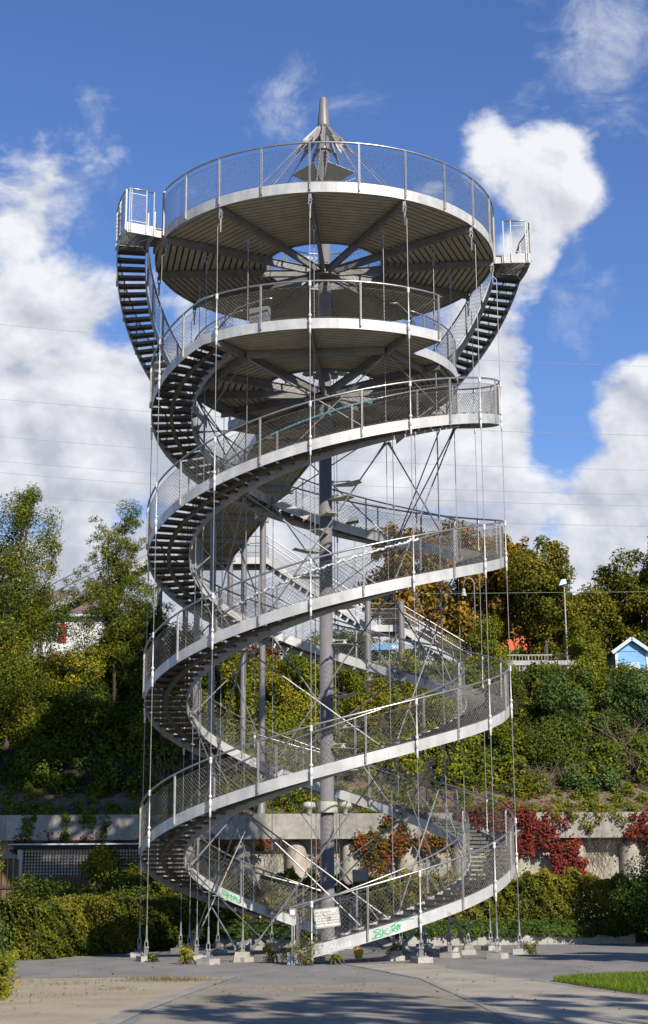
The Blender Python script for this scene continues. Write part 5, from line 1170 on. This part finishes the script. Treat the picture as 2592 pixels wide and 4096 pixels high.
# single bushes on the slope
BUSH = [
 ('yellow green bush in full sun on the left slope below the white house', (-11.9, 24.3, 12.0), (2.2, 1.3, 1.35), 'leaf_yellow', 11000, .06, .45),
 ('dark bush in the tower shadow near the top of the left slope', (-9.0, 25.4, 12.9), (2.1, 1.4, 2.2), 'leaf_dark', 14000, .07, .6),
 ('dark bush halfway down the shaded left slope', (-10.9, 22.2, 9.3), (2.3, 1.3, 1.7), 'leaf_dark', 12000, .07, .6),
 ('broad leaved sunlit bush at the left edge of the slope', (-15.0, 22.4, 9.5), (1.5, 1.1, 1.5), 'leaf_yellow', 7000, .07, .28),
 ('half lit vine covered bush right of the shaded slope', (-7.9, 21.4, 8.2), (1.35, 1.0, 1.6), 'leaf_yellow', 9000, .06, .30),
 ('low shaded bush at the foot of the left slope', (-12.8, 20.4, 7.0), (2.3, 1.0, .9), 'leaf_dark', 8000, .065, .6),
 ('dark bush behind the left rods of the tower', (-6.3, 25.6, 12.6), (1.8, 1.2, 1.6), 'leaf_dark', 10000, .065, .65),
 ('tall yellow green climber mass left of the first bridge column', (-4.6, 23.6, 10.6), (1.0, .9, 2.3), 'leaf_yellow', 11000, .06, .40),
 ('tall yellow green climber mass right of the first bridge column', (-1.6, 24.2, 10.9), (1.15, .9, 2.2), 'leaf_yellow', 12000, .06, .45),
 ('yellow green climber mass beside the mast', (.6, 24.4, 11.0), (1.0, .9, 1.9), 'leaf_yellow', 9000, .06, .40),
 ('green bush under the right hand bridge landing', (2.6, 23.6, 10.1), (1.3, .9, 1.2), 'leaf_green', 8000, .06, .62),
 ('green bush at the middle of the slope right of the mast', (5.0, 23.0, 9.6), (1.4, 1.0, 1.4), 'leaf_green', 9000, .06, .66),
 ('round sunlit bush at the crest below the autumn tree', (7.6, 28.2, 13.4), (1.7, 1.3, 1.55), 'leaf_yellow', 13000, .06, .36),
 ('cone shaped vine covered bush left of the blue hut', (13.2, 27.2, 13.4), (.72, .7, 2.0), 'leaf_yellow', 12000, .06, .30),
 ('dark bush below the white railing', (10.3, 25.4, 10.9), (1.6, 1.0, 1.0), 'leaf_dark', 9000, .06, .7),
 ('mixed bush with reddish twigs right of the tower', (8.9, 23.6, 10.0), (1.5, 1.1, 1.5), 'leaf_green', 11000, .065, .55),
 ('large grey green bush in the middle of the right slope', (12.3, 23.0, 9.9), (2.0, 1.3, 1.9), 'leaf_blue', 17000, .065, .55),
 ('large grey green bush at the right edge of the slope', (15.1, 22.6, 9.7), (1.9, 1.3, 2.2), 'leaf_blue', 17000, .065, .5),
 ('bushy growth just below the blue hut', (15.8, 25.6, 11.2), (2.0, 1.0, 1.0), 'leaf_green', 11000, .065, .7),
 ('green bush below the vine covered cone', (12.4, 25.2, 11.2), (1.4, 1.0, 1.1), 'leaf_yellow', 9000, .06, .26),
 ('bright green bush low on the slope by the right rods', (7.9, 21.4, 7.8), (1.4, 1.0, 1.2), 'leaf_yellow', 9000, .06, .32),
 ('dark undergrown bush low on the right slope', (10.6, 21.6, 7.9), (1.5, 1.0, 1.2), 'leaf_dark', 9000, .06, .65),
 ('feathery grey green plant on the bare soil above the wall', (12.0, 19.8, 6.5), (1.1, .6, .5), 'leaf_blue', 3200, .075, .7),
 ('low green plant on the bare soil right of the tower', (8.8, 19.3, 6.0), (.8, .5, .4), 'leaf_green', 2400, .06, .7),
 ('low green plant by the foot of the first bridge column', (-1.2, 18.6, 5.5), (.9, .5, .4), 'leaf_green', 2400, .06, .6),
 ('reddish brown bush behind the left stair flight of the bridge', (-8.9, 33.5, 14.3), (1.2, 1.0, 1.2), 'leaf_rust', 5000, .07, .55)]
for i, (lb, c, r, mt_, n, sz, tn) in enumerate(BUSH):
    bush('bush', lb, c, r, mt_, n, sz, 100 + i, tone=tn, clr=.46, group='bushes on the slope')
# ------------------------------------------------------------------ trees
bush('locust_tree', 'dense drooping locust tree with yellow leaves at the left edge', (-14.9, 22.2, 15.2), (2.7, 2.0, 5.2), 'leaf_locust', 42000, .072, 201, 75, .62, 'tree', trunk=(9.5, .17), tone=.46, asp=.34, droop=.55, shell=.35,
     more=[dict(center=(-15.4, 21.8, 11.4), radii=(2.3, 1.6, 2.2), nclump=26, clump_r=.62, nleaf=16000, shell=.4, droop=.55, tone_mu=.42), dict(center=(-14.6, 22.2, 19.8), radii=(.8, .8, 1.5), nclump=7, clump_r=.42, nleaf=2600, droop=.5, tone_mu=.5)])
bush('locust_tree', 'slender sparse locust tree with see through crown left of the tower', (-10.2, 24.0, 14.9), (2.75, 1.6, 4.2), 'leaf_locust', 32000, .068, 202, 290, .30, 'tree', trunk=(5.2, .09), tone=.5, asp=.28, flat=.8, droop=.3, shell=.2,
     more=[dict(center=(-10.3, 24.0, 18.2), radii=(1.5, .8, 2.3), nclump=60, clump_r=.26, nleaf=6000, shell=.2, flat=.8, tone_mu=.5)])
bush('chestnut_tree', 'broad autumn tree with orange brown leaves behind the tower', (8.0, 39, 18.4), (5.2, 3.4, 3.9), 'leaf_orange', 42000, .15, 203, 170, .58, 'tree', trunk=(5.5, .32), tone=.5, asp=.42, shell=.45,
     more=[dict(center=(5.0, 38.6, 20.3), radii=(2.4, 2, 2.4), nclump=40, clump_r=.5, nleaf=8000, tone_mu=.55), dict(center=(10.9, 38.6, 19.0), radii=(2.5, 2, 2.9), nclump=46, clump_r=.5, nleaf=6500, tone_mu=.5)])
bush('leafy_tree', 'brownish green tree left of the tall lamp post', (12.5, 36.5, 18.2), (2.0, 1.8, 2.9), 'leaf_olive', 24000, .09, 204, 85, .46, 'tree', trunk=(5, .2), tone=.55, shell=.4)
bush('leafy_tree', 'large olive green tree behind the blue hut', (19.6, 45.5, 18.0), (3.6, 2.8, 4.2), 'leaf_olive', 34000, .11, 205, 130, .6, 'tree', trunk=(6.5, .3), tone=.42, shell=.45)
bush('leafy_tree', 'tall dark leafy tree cut off by the right edge', (23.0, 44, 19.8), (3.2, 2.6, 5.2), 'leaf_olive', 26000, .11, 206, 110, .6, 'tree', trunk=(8, .3), tone=.36, shell=.45)
bush('leafy_tree', 'olive tree filling the gap behind the lamp post and the cone shaped bush', (16.0, 44, 16.4), (3.4, 2, 2.9), 'leaf_olive', 20000, .10, 209, 90, .55, 'tree', trunk=(4.5, .18), tone=.46, shell=.4)
bush('leafy_tree', 'low olive tree right behind the lamp post', (14.3, 42.5, 16.6), (2.2, 1.6, 2.6), 'leaf_olive', 17000, .09, 207, 40, .6, 'tree', trunk=(3.5, .16), tone=.5, shell=.4)
bush('leafy_tree', 'green tree at the far left behind the white house', (-24, 52, 18.5), (4, 3, 5), 'leaf_green', 18000, .13, 208, 50, 1.0, 'tree', trunk=(7, .3), tone=.6)
for i, (lb, c, r) in enumerate([('low reddish tree seen through the tower left of the mast', (-4.2, 47, 15.4), (3.0, 2, 1.6)), ('low green tree seen through the tower right of the mast', (1.2, 48, 15.8), (3.2, 2, 1.9)), ('low green tree left of the orange autumn tree', (4.6, 52, 15.6), (3, 2, 2.0))]):
    bush('leafy_tree', lb, c, r, ['leaf_rust', 'leaf_olive', 'leaf_green'][i], 9000, .10, 220 + i, 50, .55, 'tree', trunk=(2.4, .14), tone=.5, shell=.4)
hedge('garden_hedge', 'green garden hedge in front of the orange roofed house', (10.5, 57), (20, 57), 1.2, 12.9, 17.7, 9000, 'leaf_green', .13, 5)
# tall trees beside the camera that shade the plaza
bush('plane_tree', 'tall plane tree beside the plaza, out of view to the right', (11.8, -38.5, 14.0), (5.2, 3.2, 2.2), 'leaf_green', 5200, .15, 211, 100, .30, 'tree', 'trees shading the plaza', trunk=(11, .3), shell=.3)
bush('plane_tree', 'tall plane tree right of the lawn, out of view', (18.6, -20.5, 14.0), (4.0, 1.8, 1.6), 'leaf_green', 6000, .18, 212, 50, .45, 'tree', 'trees shading the plaza', trunk=(11, .3), shell=.3)
bush('plane_tree', 'tall plane tree beyond the lawn near the hedge, out of view', (22.6, -10.0, 13.5), (3.4, 3.0, 4.0), 'leaf_green', 16000, .22, 213, 55, 1.0, 'tree', 'trees shading the plaza', trunk=(10, .3), shell=.3)

# ------------------------------------------------------------------ buildings, lamps, rails on the crest
hs = empty('white_house', 'white house with a red window shutter and brown roof behind the left trees', 'house', (-16.4, 45, 12.7)); o_ = (-16.4, 45, 12.7)
mb = MB(); mb.box((-16.4, 48, 15.6), (4.6, 6, 5.8)); mb.build('wall', 'white', hs, o_)
mb = MB(); mb.hexa([(-19.0, 44.6, 18.35), (-13.8, 44.6, 18.35), (-13.8, 51.4, 18.35), (-19.0, 51.4, 18.35)], [(-19.0, 47.4, 20.4), (-13.8, 47.4, 20.4), (-13.8, 48.6, 20.4), (-19.0, 48.6, 20.4)]); rf = mb.build('roof', 'roof_brown', hs, o_)
mb = MB(); mb.box((-16.4, 44.66, 18.28), (5.2, .12, .14)); mb.build('gutter', 'pale_blue', rf, o_)
mb = MB(); mb.box((-17.15, 44.98, 17.2), (.62, .05, 1.2)); wd_ = mb.build('window', 'white', hs, o_)
mb = MB(); mb.box((-17.15, 44.95, 17.2), (.5, .03, 1.06)); mb.build('pane', 'glass', wd_, o_)
for z_ in (17.5, 16.88):
    mb = MB(); mb.box((-16.55, 44.94, z_), (.54, .05, .56)); mb.box((-16.55, 44.91, z_), (.42, .02, .42)); mb.build('shutter', 'red_shutter', hs, o_)
mb = MB(); mb.box((-16.4, 44.9, 14.3), (4.9, .3, 3.4)); mb.build('plinth', 'pillar', hs, o_)
rh = empty('red_roof_house', 'house with an orange tiled roof far behind the white railing', 'house', (15.3, 62, 13)); o_ = (15.3, 62, 13)
mb = MB(); mb.box((15.3, 64, 15.3), (5.6, 5, 4.8)); mb.build('wall', 'white', rh, o_)
mb = MB(); mb.hexa([(12.0, 61, 17.85), (18.6, 61, 17.85), (18.6, 67, 17.85), (12.0, 67, 17.85)], [(12.0, 63.7, 19.75), (18.6, 63.7, 19.75), (18.6, 64.3, 19.75), (12.0, 64.3, 19.75)])
for i in range(13): mb.bar((12.25 + .5 * i, 60.98, 17.93), (12.25 + .5 * i, 63.7, 19.83), .16, .06)
mb.build('roof', 'roof_red', rh, o_)
mb = MB(); mb.box((14.6, 61.45, 15.8), (.9, .06, 1.2)); mb.build('window', 'glass', rh, o_)
def hut(lb, xc, y0, w, zb, ze, za):
    h_ = empty('garden_hut', lb, 'hut', (xc, y0 + 1.4, zb), 0, 'light blue garden huts'); o_ = (xc, y0 + 1.4, zb); mb = MB(); x0, x1, y1 = xc - w / 2, xc + w / 2, y0 + 2.8
    mb.add([(x0, y0, zb), (x1, y0, zb), (x1, y0, ze), (xc, y0, za), (x0, y0, ze), (x0, y1, zb), (x1, y1, zb), (x1, y1, ze), (xc, y1, za), (x0, y1, ze)], [(0, 1, 2, 3, 4), (9, 8, 7, 6, 5), (1, 6, 7, 2), (5, 0, 4, 9), (0, 5, 6, 1)])
    mb.build('wall', 'blue', h_, o_)
    for s_ in (-1, 1):
        mb = MB(); e = xc + s_ * (w / 2 + .22); sl = (za - ze) / (w / 2); ez_ = ze - .22 * sl
        mb.hexa([(xc, y0 - .25, za + .02), (e, y0 - .25, ez_ + .02), (e, y1 + .2, ez_ + .02), (xc, y1 + .2, za + .02)][::1 if s_ > 0 else -1], [(xc, y0 - .25, za + .09), (e, y0 - .25, ez_ + .09), (e, y1 + .2, ez_ + .09), (xc, y1 + .2, za + .09)][::1 if s_ > 0 else -1]); mb.build('roof', 'roof_brown', h_, o_)
        mb = MB(); mb.bar((xc, y0 - .29, za - .02), (e, y0 - .29, ez_ - .02), .05, .2); mb.build('barge_board', 'pale_blue', h_, o_)
        mb = MB(); mb.box((xc + s_ * (w / 2 - .06), y0 - .03, (zb + ze) / 2), (.15, .05, ze - zb - .02)); mb.build('corner_post', 'white', h_, o_)
    mb = MB(); mb.box((xc, y0 - .012, zb + 1.0), (.85, .02, 1.95)); dr_ = mb.build('door', 'pale_blue', h_, o_); mb = MB(); mb.box((xc + .3, y0 - .05, zb + 1.0), (.04, .05, .12)); mb.build('handle', 'galv_dark', dr_, o_)
    mb = MB(); mb.box((xc, y0 - .02, ze - .05), (w - .3, .03, .05)); mb.build('batten', 'blue', h_, o_)
hut('light blue wooden hut with pale gable boards at the right edge above the bushes', 18.15, 40, 1.95, 12.5, 15.2, 15.9)
hut('second light blue hut cut off by the right edge of the picture', 20.6, 40, 1.95, 12.5, 15.2, 15.9)
rl = empty('white_railing', 'white upright bar railing on the crest right of the tower', 'railing', (11, 28.4, 12.3)); o_ = (11, 28.4, 12.3)
mb = MB(); mb.bar((8.9, 28.4, 13.28), (13.4, 28.4, 13.28), .05, .05); mb.bar((8.9, 28.4, 12.35), (13.4, 28.4, 12.35), .04, .04); mb.build('rail', 'post', rl, o_)
mb = MB()
for x_ in np.arange(8.95, 13.4, .165): mb.bar((x_, 28.4, 12.33), (x_, 28.4, 13.27), .022, .022, (1, 0, 0))
mb.build('bars', 'post', rl, o_)
mb = MB()
for x_ in (8.9, 10.4, 11.9, 13.4): mb.bar((x_, 28.4, 11.9), (x_, 28.4, 13.3), .05, .05, (1, 0, 0))
mb.build('posts', 'post', rl, o_)
gr = empty('guard_rail', 'grey road guard rail on the crest behind the bridge columns', 'guard rail', (5, 33, 12.5)); o_ = (5, 33, 12.5)
mb = MB(); mb.bar((.5, 33, 13.5), (14.8, 33, 13.5), .06, .28); mb.bar((.5, 32.98, 13.42), (14.8, 32.98, 13.42), .1, .07); mb.build('rail', 'post', gr, o_)
mb = MB()
for x_ in np.arange(.8, 14.8, 2): mb.bar((x_, 33.08, 12.2), (x_, 33.08, 13.6), .08, .08, (1, 0, 0))
mb.build('posts', 'galv_dark', gr, o_)
bn = empty('blue_banner', 'blue and white banner board on posts behind the guard rail', 'banner', (4.3, 35, 12.6)); o_ = (4.3, 35, 12.6)
mb = MB(); mb.box((3.4, 35, 14.75), (1.7, .04, .36)); mb.build('board', 'blue', bn, o_); mb = MB(); mb.box((3.9, 34.97, 14.72), (.4, .02, .2)); mb.build('white_field', 'white', bn, o_)
for x_ in (2.5, 4.3):
    mb = MB(); mb.bar((x_, 35.05, 12.4), (x_, 35.05, 14.95), .06, .06, (1, 0, 0)); mb.build('post', 'galv_dark', bn, o_)
def lamp(lb, x_, y_, zt_, kind):
    zb = float(terr(x_, y_)); l_ = empty('street_lamp', lb, 'lamp post', (x_, y_, zb), 0, 'lamp posts on the crest'); o_ = (x_, y_, zb); mb = MB()
    if kind == 'hook':
        P = [(x_, y_, zb - .2), (x_, y_, zt_ - .35)] + [(x_ - .28 + .28 * math.cos(a), y_, zt_ - .35 + .33 * math.sin(a)) for a in np.linspace(.2, PI, 8)] + [(x_ - .56, y_, zt_ - .55)]
        mb.tube(P, .032, 8); mb.build('pole', 'rod', l_, o_); mb = MB(); mb.lathe((x_ - .56, y_, zt_ - 1.15), [(.08, .15), (.15, .17), (.13, .3), (.08, .38), (.09, .42), (.09, .52), (.04, .58)], 12); mb.build('lamp_head', 'lampshade', l_, o_)
    else:
        mb.tube([(x_, y_, zb - .2), (x_, y_, zt_)], [.055, .04], 10); mb.build('pole', 'post', l_, o_); mb = MB()
        a, b = (.36, .22) if kind == 'box' else (.6, .4)
        mb.hexa([(x_ - a * .9, y_ - b, zt_ - .12), (x_ + a * .35, y_ - b, zt_ + .0), (x_ + a * .35, y_ + b, zt_ + .0), (x_ - a * .9, y_ + b, zt_ - .12)], [(x_ - a * .45, y_ - b * .6, zt_ + .24), (x_ + a * .25, y_ - b * .6, zt_ + .28), (x_ + a * .25, y_ + b * .6, zt_ + .28), (x_ - a * .45, y_ + b * .6, zt_ + .24)])
        mb.build('lamp_head', 'pale_blue' if kind == 'box' else 'galv_dark', l_, o_)
lamp('grey lamp post with a boxy head standing clear of the trees on the right', 13.5, 35, 18.25, 'box')
lamp('hooked lamp post with a pale hanging lamp right of the tower', 7.95, 30.5, 17.75, 'hook')
lamp('tall lamp post with a flat dark head seen through the tower right of the mast', 1.75, 36.5, 22.3, 'flat')
lamp('lamp post with a dark head rising above the left locust tree', -16.3, 31, 21.0, 'flat')
# cables
for i, (za, zb) in enumerate([(55.2, 50.5), (47.5, 43.45), (43.69, 39.95), (41.26, 37.5), (40.11, 36.4), (37.99, 34.4)]):
    nm = ['highest', 'second highest', 'third highest', 'fourth highest', 'second lowest', 'lowest'][i]; sl = (zb - za) / 63.5; mb = MB()
    mb.tube([(x_, 90, za + sl * (x_ + 32) - .0006 * (1000 - x_ * x_)) for x_ in np.linspace(-90, 90, 19)], .016, 4)
    tag(mb.build('power_cable', 'line', None, (0, 90, za)), 'thin overhead cable crossing the sky behind the tower, the %s of six' % nm, 'cable', 'overhead power cables')
mb = MB(); mb.tube([(x_, 30, 16.78 + .0035 * (x_ - 9) - .0009 * (x_ - 30) * (x_ + 2) * .2) for x_ in np.linspace(4.5, 40, 12)], .013, 4); tag(mb.build('telephone_cable', 'green_line', None, (18, 30, 16.8)), 'pale green cable strung in front of the trees on the right', 'cable')
